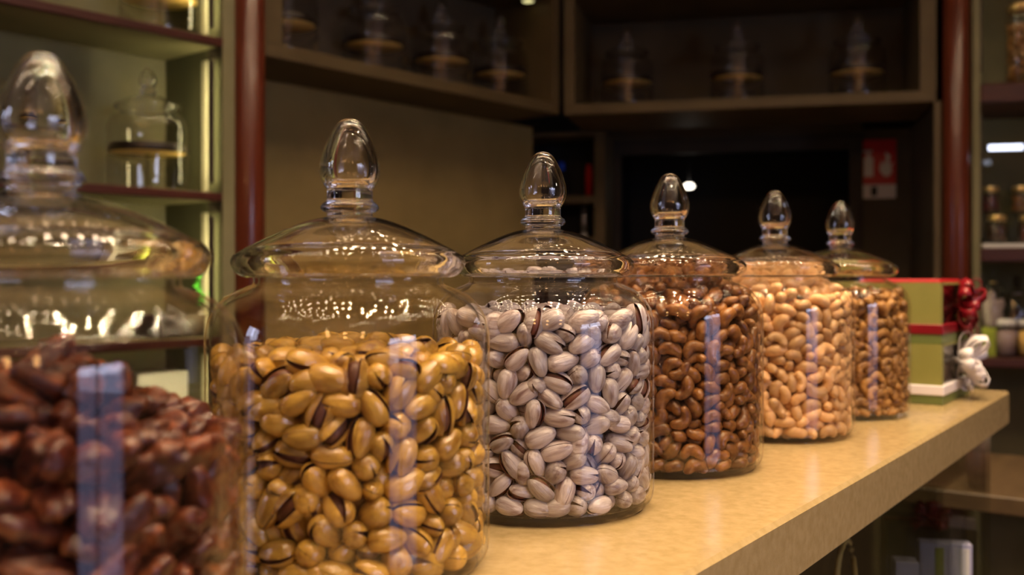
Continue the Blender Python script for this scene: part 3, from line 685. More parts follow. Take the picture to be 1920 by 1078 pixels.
142,-170,653,-199,181,-78,3,164,-266,572,-233,-156,-63,2,168,-269,71,-188,134,-118,2,140,-284,160,-129,1,-214,1,-212,-283,198,-39,-19,-87,2,93,63,642,-76,18,94,4,-54,-295,131,49,100,-261,3,246,-223,517,-25,23,-77,2,-67,-289,638,20,45,-46,1,326,-120,454,-110,268,-24,2,
344,-92,396,115,-18,-180,1,332,-124,225,-157,206,-115,2,-7,-288,442,-74,-19,-212,3,341,-82,160,83,-105,138,2,-222,-167,649,72,-291,-27,3,339,-94,579,-64,-126,-5,4,-71,-273,353,14,25,-149,3,313,-127,298,14,-27,222,1,33,-302,30,97,85,62,1,-22,-297,299,62,-3,-34,3,
95,-281,214,-192,-79,222,4,-145,-277,453,-15,-126,-167,1,312,-139,507,43,201,-190,1,131,-276,407,9,220,214,2,346,-72,273,40,-28,-167,2,347,-66,336,156,117,98,3,-145,-262,193,-107,-10,-96,1,-33,203,649,-252,-16,145,3,79,-290,547,-68,301,52,3,163,-235,240,26,50,33,4,
136,219,654,97,-85,270,2,-145,-259,93,-152,20,57,4,-239,-260,76,109,136,-253,3,-44,-87,647,-57,21,76,2,-302,-182,539,141,-148,84,4,210,-233,26,-65,-28,143,0,0,-298,236,44,207,-172,2,-43,-291,32,40,-102,-242,4,60,-272,141,174,243,71,3,-70,-287,533,-272,76,-11,4,
-15,-301,370,211,64,-115,2,246,-115,640,-40,10,-45,2,-353,-26,621,-58,-31,-184,2,-202,-253,144,-115,189,-84,0,186,-68,647,216,-107,125,1,348,-39,639,102,81,-80,3,-122,215,653,-247,52,124,1,50,-285,485,-42,-98,267,2,-15,-293,588,164,-105,10,1,-112,-265,290,61,29,-254,3,
6,-293,532,-119,100,-153,1,226,-200,267,-15,-9,-40,2,-166,92,653,27,-20,234,1,-340,-92,557,101,5,-184,3,-122,-71,650,97,12,269,1,65,-210,616,-76,-27,-146,4,11,66,648,-21,262,-94,0,-168,-245,503,-94,76,-228,3,170,-262,350,-100,19,15,0,124,-264,27,247,-152,-26,0,
19,249,654,-245,84,-22,2,283,5,649,22,-179,-250,1,355,-32,467,-131,-145,40,2,9,-289,177,-146,185,-106,1,-5,-261,639,8,54,269,4,-244,-242,238,-170,-53,-3,0,355,-26,45,-42,93,116,1,-147,-257,566,270,34,10,4,-166,-257,313,-46,-66,-71,0,-230,-171,253,194,-49,-109,4,
-162,-232,35,-88,28,63,2,-204,-202,537,10,113,-227,4,56,-282,410,-65,-30,162,0,77,-269,287,-46,-18,-85,4,-66,-256,246,-40,-48,296,3,2,-289,85,-31,121,-258,1,202,-197,570,-120,-259,92,1,138,-251,497,-81,-276,0,2,164,-207,184,-179,84,-34,0,141,-214,608,12,34,42,1,
-82,-285,411,284,9,46,2,236,-155,31,-186,-26,21,2,-217,-254,392,-243,-67,21,0,-200,-214,601,-93,-96,71,2,-73,-256,592,56,-46,-206,1,324,-49,521,273,-45,-8,4,-169,-207,343,-14,54,49,3,254,-174,380,73,126,98,2,49,-281,343,95,239,-60,3,333,23,79,5,249,109,4,
-115,-197,530,-207,195,-30,3,-219,-209,309,-7,-4,-147,0,356,-9,160,-155,-56,148,1,-98,-265,161,-5,-48,-119,0,-150,-127,640,82,101,177,2,-351,50,592,-16,181,-19,3,-139,-186,586,147,-267,-56,1,-55,-229,431,-270,21,-43,2,-211,283,644,151,-238,73,0,334,-34,223,-252,73,9,2,
100,-242,107,120,288,0,1,-162,-188,74,-253,-17,-25,0,186,-165,112,56,-88,-82,0,-98,-213,110,-93,124,236,0,-87,-211,194,-101,102,-230,3,213,30,640,-37,126,-142,1,-145,-205,439,118,-257,-119,4,259,-149,120,-77,40,-10,4,-223,-206,107,-111,135,40,0,-95,-217,638,205,-102,3,2,
-236,-156,588,251,155,78,4,243,-155,475,21,124,-12,4,93,-249,451,-140,224,-47,1,-132,-251,374,-240,142,106,1,186,-226,308,-1,-99,109,1,-18,-231,133,47,1,257,4,-126,-172,31,-41,-87,270,3,158,-220,441,110,266,45,4,289,-128,405,30,7,-22,0,123,-230,313,221,-109,-102,4,
88,-197,30,-19,-7,10,2,163,-204,26,61,-44,-189,0,68,-134,618,128,-75,-34,2,195,-172,425,13,130,219,2,183,-212,379,8,139,195,4,225,-175,329,-5,-191,-60,0,110,-231,165,-158,-4,-53,0,193,-160,617,-48,10,-169,2,348,-5,559,-132,-27,233,2,-330,-2,546,-292,-48,44,4,
-46,-230,545,-11,2,-75,1,172,-224,534,-101,58,-34,0,-247,-182,487,-102,135,-201,4,154,-210,128,-112,-208,49,1,214,-110,73,-24,294,41,4,-220,-198,31,-9,28,66,3,-277,-20,643,53,261,-18,2,-336,117,639,-114,165,-159,2,249,-151,571,-92,215,63,4,-34,-256,490,15,-27,-137,2,
-93,-220,479,-243,-156,-16,1,-221,-91,419,213,-70,13,0,-262,-243,297,176,-12,-119,0,-34,-244,191,-105,-92,93,1,135,-199,75,29,-10,-210,1,72,-267,62,73,-122,-108,1,207,226,645,-158,-195,-13,0,-71,-152,635,102,58,-17,2,27,-240,572,167,23,-44,4,-87,-109,594,27,-188,-191,4,
-200,-102,477,-16,-16,-259,2,163,-182,494,-87,276,6,2,-189,-156,436,-87,-75,92,2,84,-185,422,-254,-89,16,2,19,-219,392,195,35,-54,2,65,-193,267,-14,283,47,4,26,-237,225,93,259,100,3,-55,-19,105,-5,-149,-194,3,-100,-258,30,165,-242,-47,2,-287,-122,568,-113,257,-81,1,
258,-103,529,46,-307,0,3,280,-100,352,170,-212,-153,3,154,-150,332,18,-18,-101,2,336,0,301,281,-2,71,3,-76,-202,321,122,60,-13,1,-1,-230,283,-35,26,-113,4,-116,-209,261,144,-131,-206,2,-64,-257,81,10,15,-219,3,-218,200,625,-94,165,-42,3,-203,26,636,78,51,52,3,
-57,-167,572,307,-15,-53,1,351,55,504,145,187,91,2,172,-104,494,-30,-34,267,3,273,-117,252,-201,-84,38,4,-238,-208,188,31,-295,101,4,-39,-115,136,-22,20,-174,1,-219,-141,83,110,34,106,4,39,-209,78,-224,-169,117,0,85,-84,29,289,-72,-43,2,-216,-96,642,-8,54,-54,1,
192,156,638,-138,-70,-9,2,-86,339,627,251,140,-35,0,125,173,619,116,-180,38,0,-18,-190,612,-15,-193,-197,2,-175,-129,584,-197,213,43,1,-99,-6,569,54,-243,188,0,7,-207,520,92,-18,-106,4,28,-224,456,-260,137,8,2,128,-133,458,-133,-250,15,2,161,-78,285,-79,-31,111,2,
-168,-188,280,-103,-109,52,2,340,23,205,-36,-26,305,0,-169,-134,242,-297,20,-84,4,188,-142,245,-212,54,30,2,219,-175,196,220,167,6,0,-255,-147,200,13,-8,-235,2,-227,-77,223,10,53,-73,1,-179,-151,178,249,4,23,0,293,-65,80,-136,2,15,0,-103,-157,107,-115,129,24,1,
-187,-124,27,-118,257,-73,0,17,-234,35,215,-160,40,1,-258,-241,455,174,-110,198,2,-262,-241,131,105,188,-96,1,25,-30,627,1,24,186,4,-301,-189,428,-53,159,111,3,-257,-215,370,163,71,-21,4,-326,-134,473,-109,115,32,2,318,142,645,-237,56,3,1,-298,-190,254,-29,-214,30,4,
-298,-193,140,-61,138,44,2,-297,-179,331,229,4,-120,4,-330,-126,197,-25,-161,140,4,-286,-173,33,-70,14,83,3,-296,195,628,107,-220,-178,2,341,-18,389,117,23,72,3,164,72,633,-230,210,38,2,161,-8,622,22,132,-6,1,340,47,257,-24,215,144,1,-307,-75,634,50,238,-101,1,
-299,-142,87,214,67,-15,4,-252,142,630,-252,-24,-30,2,-283,63,637,6,-77,-140,3,346,61,149,-145,99,83,3,132,329,631,-193,-36,-112,3,355,51,381,-131,150,-23,0,-331,-129,279,-181,-37,-234,2,353,33,438,221,154,36,0,349,66,320,87,-120,-89,1,-71,24,624,66,110,-232,1,
-67,251,628,99,-110,-253,1,-87,89,629,-15,-19,-254,1,-11,-118,604,-46,219,-2,1,-333,-124,371,7,-135,-67,2,207,286,624,-145,72,15,4,347,54,29,36,1,-91,2,-345,-56,502,108,205,149,3,54,289,627,93,-8,-117,2,-320,-104,33,-57,-299,3,4,342,25,616,-61,-14,261,1,
286,-104,151,209,31,-164,1,337,106,233,-209,72,176,4,102,-50,604,96,55,61,3,321,-26,118,13,2,220,1,290,-70,623,20,3,-124,4,-207,-41,619,-16,239,100,2,101,18,598,-271,-29,-24,2,139,-108,607,133,2,23,2,64,120,623,-86,208,-126,3,-335,-106,135,-154,192,-90,1,
100,-230,378,15,117,-226,2,-320,-90,425,-76,86,-289,4,75,204,615,-23,98,-166,2,-130,-8,628,-229,31,-80,4,-132,150,617,143,-154,-58,3,344,99,84,108,104,131,0,164,-83,30,-273,114,22,2,266,76,632,-49,-37,200,1,-347,-44,389,96,23,-136,4,271,-98,30,39,14,-309,2,
-68,170,604,127,152,140,4,72,-194,490,-220,-148,150,3,315,130,528,119,79,109,4,327,103,361,-85,260,-65,0,312,139,31,-39,8,269,3,227,-32,616,178,-88,179,1,-353,-58,74,131,-164,-95,0,-151,-190,214,198,82,58,2,34,48,601,193,36,25,0,328,83,454,108,8,67,0,
-336,25,426,-189,59,-1,2,-287,-43,587,-75,-189,171,2,317,120,415,-7,191,-217,1,270,-57,209,-97,-217,155,1,128,-142,29,-3,33,-297,1,-154,247,613,-147,38,-6,2,-349,-54,316,149,196,139,4,-268,-122,628,121,152,11,0,283,6,587,120,140,180,4,306,13,475,10,-92,-51,2,
-2,140,615,29,12,143,4,-42,-184,390,30,-39,85,1,-165,-160,494,3,42,-200,3,296,-56,432,-93,156,-51,2,89,-213,214,10,156,156,0,199,-112,433,-201,54,-23,2,-311,-31,448,-26,-71,-286,2,-319,107,576,-70,-184,143,4,317,100,602,-300,49,-37,2,302,179,596,-172,-190,-51,4,
226,-86,586,22,-223,219,2,253,-90,464,256,-58,-82,4,-348,-53,239,177,220,-90,4,223,-94,192,81,-181,-64,1,165,-81,120,-95,-230,152,4,-343,46,500,128,-157,219,4,-46,71,582,-118,-17,255,3,135,124,593,175,-50,-9,0,209,-73,335,-26,251,-104,0,277,-49,309,79,212,203,3,
296,-28,31,-71,47,-90,3,-267,-140,410,107,81,-243,4,-4,-146,355,198,-174,-55,2,-139,-202,150,-130,237,9,3,104,-174,120,27,-141,-160,0,-257,-73,466,252,163,29,2,-88,-143,483,-171,-68,49,1,-209,-147,376,161,-168,-78,4,168,-124,553,33,298,-9,3,312,162,470,-203,-219,-3,2,
239,-73,405,131,7,146,2,208,-133,364,-77,28,77,1,313,143,316,-22,-82,96,4,-64,-137,342,-90,-2,120,2,-18,-227,342,162,227,56,2,41,-210,327,-68,-171,199,2,254,-7,260,-301,-7,19,2,203,-33,146,-175,188,-137,1,296,166,83,-37,25,282,2,181,-140,164,-63,-8,44,2,
-339,111,516,-110,48,-209,2,-282,-118,512,66,88,255,0,71,-132,74,-140,-182,82,4,97,-216,558,-14,31,240,1,-107,-122,299,-1,44,-186,3,144,-176,283,-111,-261,51,0,223,-117,302,89,15,32,2,298,-29,170,48,25,-141,0,-354,-13,129,-19,-38,162,2,-149,308,594,8,119,-125,4,
248,146,608,-228,36,-70,0,-131,-117,547,-12,-18,-64,0,121,-166,575,65,224,207,1,239,-67,264,-13,24,25,1,-52,-83,261,-117,-111,153,4,
)),
 'j4': (300, (
-74,-358,290,-47,186,117,4,-52,-351,490,-29,-168,-229,4,-99,-343,155,-20,163,209,4,140,-337,51,138,-8,63,4,-9,-365,215,-121,-82,-64,3,-2,-366,340,77,172,-123,3,50,-352,18,36,-186,-209,4,127,-347,481,-112,138,121,2,41,-364,495,126,-28,34,2,34,-364,79,2,-236,-188,2,
113,-343,600,129,126,-98,2,18,-330,624,-11,255,153,2,256,-249,205,17,141,-132,4,107,-333,270,206,-93,82,4,175,-323,125,125,-18,69,2,185,-306,613,-135,115,228,4,-50,-341,88,-246,56,-92,4,-76,-344,354,-32,-144,-244,2,109,-329,337,262,49,-37,4,-48,-357,428,-60,160,205,1,
85,-349,405,-65,-159,-201,1,-129,-332,474,-118,-76,-190,2,-20,-368,412,47,213,-152,1,39,-348,257,-135,-54,-217,2,246,-272,496,-5,188,-85,3,-39,-346,545,26,66,260,2,-100,-333,17,202,34,21,2,272,-193,668,160,-87,77,2,297,-218,90,-131,44,126,2,199,-293,72,-22,-122,-147,3,
305,-188,359,215,-6,165,4,109,-329,116,195,54,152,2,-33,-344,16,19,-74,-254,2,-45,-319,200,216,-21,22,4,162,-317,366,168,88,24,2,-47,-338,254,141,-63,-82,4,120,-342,218,189,33,23,0,257,-207,578,225,-59,-83,1,58,-288,717,304,16,-30,1,49,-298,661,-73,-59,-155,4,
-127,-343,87,136,-26,-31,1,21,-208,735,205,6,-29,3,-106,-264,696,58,-2,135,4,176,-325,318,2,206,-102,0,156,-309,421,261,30,37,3,-83,-297,622,-59,11,-276,3,121,-327,175,4,-57,-242,2,75,-342,572,189,-54,-228,0,-215,-179,730,-261,-108,68,3,46,-354,461,43,-18,-16,1,
52,-349,155,-23,74,-268,0,-53,-187,757,-240,-83,-176,2,249,-168,714,185,50,-32,0,261,-257,287,3,-27,78,3,-37,-305,672,198,-47,-181,0,-28,-231,713,-15,-22,-297,3,165,-330,247,15,86,27,0,-145,-163,759,-20,301,-13,4,167,-313,477,200,-41,50,1,242,-249,325,50,-43,-239,3,
-3,-303,679,95,-47,-121,2,-22,-335,138,212,191,-36,4,-279,-120,713,138,-78,269,3,-49,-330,591,-47,-24,-243,0,37,-339,387,225,185,-99,2,243,-255,15,13,-61,-266,0,74,-331,313,7,8,103,4,304,-173,637,61,-19,-257,0,275,-211,510,80,141,-151,4,206,-278,376,162,192,-111,1,
167,-299,16,224,139,40,3,104,-323,672,127,-107,-159,2,157,-277,660,-43,171,-180,2,311,-185,446,184,21,149,2,-73,-329,121,196,161,96,2,127,-189,768,185,-223,69,2,-61,-283,668,92,35,125,2,335,-155,531,-170,131,165,1,-129,-324,329,-138,38,-191,0,-236,-210,680,100,-264,19,2,
-114,-207,733,40,29,68,2,-174,-239,717,-116,-8,-171,0,138,-236,707,49,-12,-220,4,-125,-328,407,273,-33,-34,1,251,-234,430,152,224,-28,2,189,-288,173,-9,-66,-150,2,274,-247,148,-2,-40,83,0,186,-60,753,161,236,101,3,232,-233,538,14,-75,-176,1,313,-195,223,66,105,53,0,
216,-268,224,80,-99,-160,3,-68,-267,577,-162,212,-63,4,60,-305,539,193,5,102,3,177,-280,280,-162,-5,-64,2,-245,-179,711,113,-252,-11,2,166,-277,539,57,-75,-143,2,228,-139,677,219,-17,-78,2,39,-321,191,-238,130,-72,0,337,-147,330,139,12,134,2,-11,-315,54,33,79,221,2,
37,-298,593,155,227,51,1,-105,-248,655,37,-25,232,2,-54,-311,444,222,-36,38,2,-149,-316,219,117,236,85,3,92,-312,509,219,-103,126,2,-68,-131,760,109,-108,-185,2,-338,-30,663,69,-156,-250,2,297,-184,16,37,-59,-196,2,-91,-278,215,266,-53,60,1,338,-142,119,138,38,124,2,
-316,-121,651,137,-3,27,2,-100,-296,510,-10,35,176,2,244,-238,372,147,-126,10,4,193,-258,508,4,0,-220,2,298,-195,579,117,-155,9,0,9,-303,547,67,-146,-127,2,-163,-297,670,-36,-143,51,0,335,-156,412,12,-159,6,0,57,-312,129,3,69,-235,1,239,-228,35,208,-58,47,2,
-212,-111,748,245,36,162,2,-146,-281,597,194,-26,-47,2,211,-249,105,-35,-102,-223,3,-257,-233,654,20,-249,141,1,-121,-292,50,-29,-59,-256,4,64,-146,751,222,165,67,3,-268,-33,716,-87,206,102,2,-142,-285,557,285,-35,-48,1,163,-164,719,68,289,99,0,338,-83,633,116,-52,-237,4,
102,-289,621,-219,181,-101,0,296,-174,281,289,25,-53,1,-141,-317,268,255,40,4,0,60,-299,183,-124,-165,160,0,-212,27,766,-281,35,-6,0,88,-223,719,166,183,99,2,-12,-272,631,-23,-126,-255,2,196,-261,472,-195,193,-7,3,20,-311,418,275,31,-35,2,329,-129,281,-156,-94,-20,0,
32,-286,265,197,-54,-37,3,16,21,772,229,-84,16,2,80,-50,762,100,41,117,2,-49,-293,311,-41,-14,-272,4,341,-109,43,-168,-96,108,4,136,-279,552,198,-205,-40,2,2,-302,346,-30,54,-287,2,195,-204,565,21,-4,-117,0,186,-250,428,-106,-274,4,4,-162,-308,384,12,-58,244,2,
-5,-147,765,-245,151,86,2,169,-271,190,-94,63,193,1,245,-70,725,67,-19,-263,3,225,-202,628,-17,58,172,4,78,-299,442,18,30,245,1,-110,-302,173,72,-265,84,3,-5,-272,595,244,-172,29,1,-20,-291,159,-36,53,195,0,290,-179,128,95,177,139,2,164,-211,663,137,-51,-37,1,
244,-197,247,-71,-33,-58,2,350,-83,238,196,-126,-126,0,-18,-314,254,126,278,-69,2,-287,83,691,-23,51,57,2,0,-307,515,-107,88,-147,0,-89,-291,104,74,-8,139,0,67,-308,64,114,186,120,1,273,-138,608,84,11,-287,1,152,-264,316,-4,13,301,2,278,-180,181,63,153,188,4,
284,-139,658,109,211,39,4,336,-77,179,121,48,-237,3,14,-302,74,156,-46,-67,3,-98,-295,349,206,-133,70,1,330,-98,75,47,-70,-99,4,113,-263,138,-86,-291,55,4,-137,-6,765,-18,37,79,2,333,-129,492,5,192,-35,4,120,-282,17,202,139,56,4,125,-263,662,-64,-52,50,1,
66,-254,347,-138,10,-238,4,45,-288,212,221,44,9,2,135,-290,77,147,63,-20,4,-197,-138,674,114,-15,-56,2,78,-289,393,113,-41,-138,2,121,-295,197,-103,92,184,2,310,-130,168,-9,46,212,3,342,-26,614,3,-121,-207,2,217,-208,176,-283,-30,-121,3,-39,-284,15,274,-64,-11,0,
-150,-196,684,15,239,134,2,-182,-225,659,282,94,-23,0,119,-262,506,249,-124,19,4,130,-288,362,-114,127,230,1,-124,-228,523,276,-44,56,2,-47,-288,517,240,-156,-12,2,351,-81,433,111,-109,-151,1,132,-103,766,-3,20,201,2,344,-9,659,125,50,57,2,-68,-272,482,-166,210,-83,2,
253,-176,152,-32,40,189,0,234,-18,737,-62,-7,176,0,67,-246,691,54,-8,254,1,107,-298,272,-89,-68,-86,2,224,-186,438,223,-127,45,2,9,-279,129,88,-92,-41,2,-62,-214,682,79,-12,5,0,-6,-291,446,-59,-29,-46,1,279,-166,379,-92,-63,67,3,10,-291,376,34,57,122,4,
102,-271,47,-43,-31,116,0,-82,-196,585,152,75,71,2,-86,-44,764,2,-20,-101,1,239,-154,507,95,-14,-105,3,358,-81,379,152,-205,19,2,-117,-271,397,-12,12,295,4,-141,-247,602,128,29,-70,2,-49,-184,544,-46,88,272,3,176,-190,526,-3,47,238,2,250,-165,445,-85,-205,-209,2,
-56,-299,390,55,-103,-155,1,-77,-242,228,8,-153,-177,3,346,-29,61,43,-30,-110,2,-88,-265,287,-11,25,-287,3,-110,-225,176,101,-29,-269,2,-41,-262,96,83,92,130,2,8,-38,767,41,-2,281,1,78,-237,568,228,104,36,2,233,-169,548,108,-34,-47,1,91,-248,274,-8,-75,-201,2,
-153,-270,38,-27,79,-44,2,-40,-176,714,-74,-295,-53,3,120,-209,696,-13,-65,90,2,-353,25,643,107,70,172,3,184,-151,673,59,39,245,3,-257,-145,647,217,19,-3,2,-64,-230,633,47,67,-198,4,178,-235,367,98,186,28,0,-63,-235,315,77,21,35,4,146,-241,228,51,34,130,2,
-57,-269,55,27,90,42,2,280,-104,697,-15,-47,36,1,316,-103,547,173,126,-2,3,229,-182,389,-43,250,9,1,160,-246,341,-17,92,166,0,340,-41,177,102,52,-54,2,227,-214,121,-23,289,-78,2,-14,-240,18,31,-17,-100,4,198,-203,304,5,110,231,3,293,-107,309,63,-17,-137,4,
87,-224,85,-280,-110,-28,4,-81,98,755,42,-123,-203,0,67,-243,639,107,59,-16,0,-18,-174,616,46,11,266,3,80,-178,563,129,-250,-48,2,-141,-266,471,266,-106,-69,4,-77,-239,411,194,-83,2,3,302,-130,211,212,46,-3,2,273,-162,89,291,-57,-16,1,-161,-107,746,14,-78,71,2,
-232,-262,633,-47,122,249,0,12,-219,566,60,-66,-153,1,333,-31,400,37,274,107,4,344,-33,283,76,-31,-92,2,-158,-305,311,-89,54,140,3,258,-175,34,93,-28,-264,2,59,-280,16,47,40,137,2,39,-192,688,64,-16,-60,2,337,-23,459,37,255,68,3,-162,-241,420,-5,-91,-176,4,
36,-209,394,45,-44,250,2,-15,-193,342,165,-163,-23,2,-144,-292,130,-25,-16,107,4,301,-115,75,-241,151,-66,1,187,65,771,137,-237,-12,1,83,160,764,146,224,62,2,8,-246,660,101,-90,-58,0,131,-219,617,-3,-46,-49,3,-73,-112,573,-35,-7,111,0,-179,-323,517,-95,-127,-92,1,
32,-167,473,122,7,193,2,316,-79,424,125,58,147,4,255,-140,423,60,11,-18,3,20,-252,416,87,-1,-112,1,-36,-275,352,-77,-10,72,2,107,-231,373,205,-100,-154,3,7,-220,277,-53,9,94,4,80,-254,232,34,-237,-14,2,-136,-244,96,26,-20,7,3,161,-85,719,241,-68,-51,4,
-48,-83,722,81,86,117,1,-294,48,669,44,-263,106,4,78,-175,656,54,48,-130,4,-299,-172,627,273,-112,-27,2,-107,-186,640,304,37,56,3,215,-129,626,240,-10,-3,1,95,-168,611,43,-299,63,0,220,-102,613,-45,-284,-48,0,171,-235,592,203,193,50,4,239,-85,575,102,-277,51,0,
42,-252,529,40,20,-122,2,312,-45,563,-125,54,185,3,24,-240,500,35,-294,36,4,114,-254,427,31,1,-131,2,-43,-222,402,-114,-220,-182,2,183,-169,398,201,-199,-35,1,7,-243,316,172,201,61,3,-108,-175,298,248,-114,61,1,53,-219,272,192,112,13,4,351,-10,248,80,22,-179,0,
-124,-217,225,122,-52,-166,0,13,-236,221,243,-53,-46,4,242,-53,171,40,94,219,4,59,-241,180,-104,-266,-52,4,-44,-262,181,87,-258,-42,2,146,-218,129,71,219,121,1,273,-119,122,-14,262,-115,4,344,-50,108,105,222,52,1,-28,-219,139,34,270,10,4,51,-260,105,-32,30,291,0,
173,-212,94,2,8,153,2,204,-194,61,55,-61,-299,2,-93,-217,18,226,176,29,4,-204,-294,601,185,76,-194,3,-211,-302,250,-143,-129,-156,2,-187,-308,431,138,-72,13,2,-191,-277,168,235,87,-5,3,-284,-214,555,110,125,240,3,-177,-296,18,179,-111,-69,4,-221,-271,124,-95,-73,-251,1,
-213,-272,367,-224,146,42,2,-244,-252,71,35,121,221,4,-219,-269,480,221,-99,-4,3,-233,-236,603,-111,34,-75,4,-251,-265,16,76,196,165,2,-213,-262,306,3,-85,-246,2,-258,-246,413,-23,127,104,4,-255,-253,196,136,117,256,2,-340,53,596,134,-77,84,2,-28,151,761,177,201,65,2,
-171,-297,87,-42,-17,57,0,-312,-198,415,-19,151,0,2,295,41,715,184,224,23,0,-283,-234,290,86,204,126,2,-291,-147,576,275,-18,-123,2,-320,-179,319,14,-155,5,4,-210,-27,726,258,33,99,3,-312,-186,18,101,175,145,4,-328,-165,522,22,168,15,3,349,-3,542,200,109,95,0,
-255,-235,129,195,-49,54,1,-125,133,751,70,4,227,4,-186,-261,527,271,-43,-44,2,-327,-170,175,56,184,43,2,226,127,732,91,-89,-264,2,-270,-206,344,168,-206,-70,3,-256,-241,253,249,-125,-8,0,111,71,760,8,-273,-58,0,358,-50,500,195,91,132,0,-299,-183,233,230,-122,-112,2,
-298,-182,94,-153,-16,-267,4,-285,-210,161,37,121,124,2,-361,-65,549,107,-84,-119,2,-204,-246,420,138,-61,264,1,-291,-188,482,152,-222,45,1,-341,-112,224,-202,49,-171,4,295,-78,660,60,246,-27,1,-282,-208,452,-43,-91,-151,1,-323,-122,44,106,-190,135,2,140,30,753,268,-92,52,1,
-277,-179,509,70,-220,-47,2,357,25,46,-32,131,-72,3,-182,-223,140,-24,55,-214,0,-221,-195,535,6,85,224,2,-342,-136,385,22,165,4,4,-153,-230,561,56,-237,-138,4,-253,33,718,-304,-48,-44,3,283,113,701,100,-12,-72,4,-233,-210,480,56,-206,-33,4,-126,-119,701,72,77,114,4,
-204,-254,202,29,117,42,4,-191,-189,29,-229,160,-20,4,-18,-262,546,171,-233,-2,4,347,41,298,-62,222,-23,2,346,-1,165,-111,-111,-57,2,-323,-109,450,166,-237,34,3,337,22,432,64,265,92,3,306,-4,591,-29,-1,-282,0,-170,-264,344,166,-89,-67,2,-182,-240,254,277,89,-72,4,
-362,-35,99,-178,-43,192,0,256,-10,715,-29,-90,-70,1,-89,-108,733,126,7,208,1,184,-154,596,-70,-16,45,4,351,42,236,30,-24,208,2,340,23,87,122,-39,-11,0,-312,21,556,106,-243,-2,1,328,121,536,5,-93,-13,2,-255,-207,200,-183,-101,-184,1,342,-1,358,44,-49,-243,2,
329,-61,296,-241,93,-72,1,-224,-206,278,304,67,-6,1,-250,-206,16,70,156,175,0,182,-216,247,167,210,48,1,82,-102,714,92,239,50,4,343,17,508,-94,-17,-58,0,203,-169,487,-88,-5,229,4,330,-41,324,-27,53,249,0,176,-211,204,32,-23,-187,2,-64,-235,155,-184,197,11,0,
-231,-208,83,-90,68,89,0,162,-247,61,-94,37,19,0,-221,170,698,-84,13,-211,4,133,-37,741,14,164,105,1,-178,-190,635,134,-278,-13,2,-240,-222,342,237,192,75,1,-347,-107,299,-161,-89,178,0,333,63,121,9,-32,-58,4,24,-109,727,153,161,42,2,125,-273,594,180,165,65,1,
110,-205,515,87,157,69,2,235,-112,398,12,-98,266,2,361,70,188,149,64,191,2,-75,-211,490,44,-142,-205,2,345,45,624,229,158,78,2,41,-215,614,302,43,-70,2,-213,-215,425,-131,33,49,0,-362,-78,389,68,173,11,0,262,-87,233,-46,-4,262,2,-262,-130,17,8,-46,-275,2,
)),
 'j5': (244, (
-136,-334,108,-118,-167,-186,3,63,-335,333,219,-42,17,4,113,-343,237,67,-225,197,3,56,-353,527,122,57,-49,2,90,-331,149,235,1,27,4,-56,-343,554,-60,103,154,3,157,-330,424,104,-6,57,3,-42,-339,622,250,-59,-44,3,-76,-331,421,-7,70,304,4,86,-327,110,-42,-74,278,3,
133,-315,666,-36,-99,-288,2,23,-338,464,71,-77,-263,4,7,-341,18,13,64,266,2,-81,-358,480,126,20,-44,0,-78,-357,144,7,91,-18,2,117,-345,307,-114,-72,-11,1,-49,-345,205,199,121,-161,1,170,-299,588,212,-20,-209,2,-115,-321,649,-178,-35,222,2,169,-310,262,-95,-106,-113,2,
-139,-325,233,139,-82,71,2,58,-281,713,137,263,76,2,-8,-327,271,169,70,172,3,27,-368,274,-75,-151,-83,0,-80,-342,232,-113,80,154,0,-134,-255,714,-45,-119,-250,1,19,-345,118,-225,63,176,1,-41,-344,68,4,65,301,1,245,-267,465,128,36,72,3,185,-305,18,41,-154,-220,1,
225,-260,361,160,-40,-224,2,31,-344,187,196,45,54,1,95,-283,597,-206,41,-61,4,250,-260,273,121,78,40,3,-109,-323,42,-123,220,60,2,2,-349,393,193,82,-6,0,-7,-321,498,-51,40,183,4,141,-313,365,-2,106,288,1,109,-319,471,-262,125,-90,1,252,-237,20,177,36,28,3,
47,-165,735,74,-33,-48,2,-50,-323,307,186,-187,-113,3,-68,-311,366,8,66,178,2,-159,-277,668,187,35,-95,1,269,-250,540,19,-182,-74,0,106,-287,60,35,28,287,4,-132,-306,570,-192,-142,111,2,163,-304,491,-36,-89,-141,1,164,-296,99,41,-24,292,2,230,-251,163,203,-158,-123,2,
-71,-321,677,171,224,-23,4,45,-329,596,69,43,166,2,181,-195,714,111,-30,-143,2,271,-188,427,283,-13,-52,4,73,-334,16,79,281,72,0,-58,-210,728,72,-28,-300,1,219,-263,641,291,-58,88,0,-2,-322,359,-138,232,-96,2,52,-336,644,221,133,16,1,344,-129,169,172,-108,172,2,
202,-265,548,198,186,127,2,-172,-291,527,-145,13,-202,4,122,-316,517,78,146,45,4,-107,-324,325,138,-139,-53,0,-163,-328,293,38,230,147,1,233,-239,611,-224,-196,-40,3,68,-331,387,110,226,14,0,163,-289,137,-6,-34,-126,2,278,-210,74,169,120,29,3,354,-91,530,176,-73,176,3,
252,-228,207,194,-41,-128,1,63,-325,432,-37,-6,168,0,207,-250,102,144,229,147,3,-174,-30,756,-37,-22,-267,2,18,-309,649,169,-240,11,4,197,-258,222,129,218,138,4,-14,-318,543,150,-143,-15,0,-166,-297,373,63,-15,-110,4,-77,-325,17,187,128,67,0,-122,-294,179,96,-99,-160,1,
-184,-302,631,-156,-38,-163,3,-95,-325,468,-46,2,8,0,255,-226,327,132,201,-39,2,161,-47,751,-1,-12,-7,2,255,-211,137,164,202,90,4,1,-88,737,183,-29,-22,4,199,-118,741,62,-71,-102,2,17,-293,39,-36,78,215,4,-216,-201,712,68,91,196,0,-99,-274,498,194,-198,-24,2,
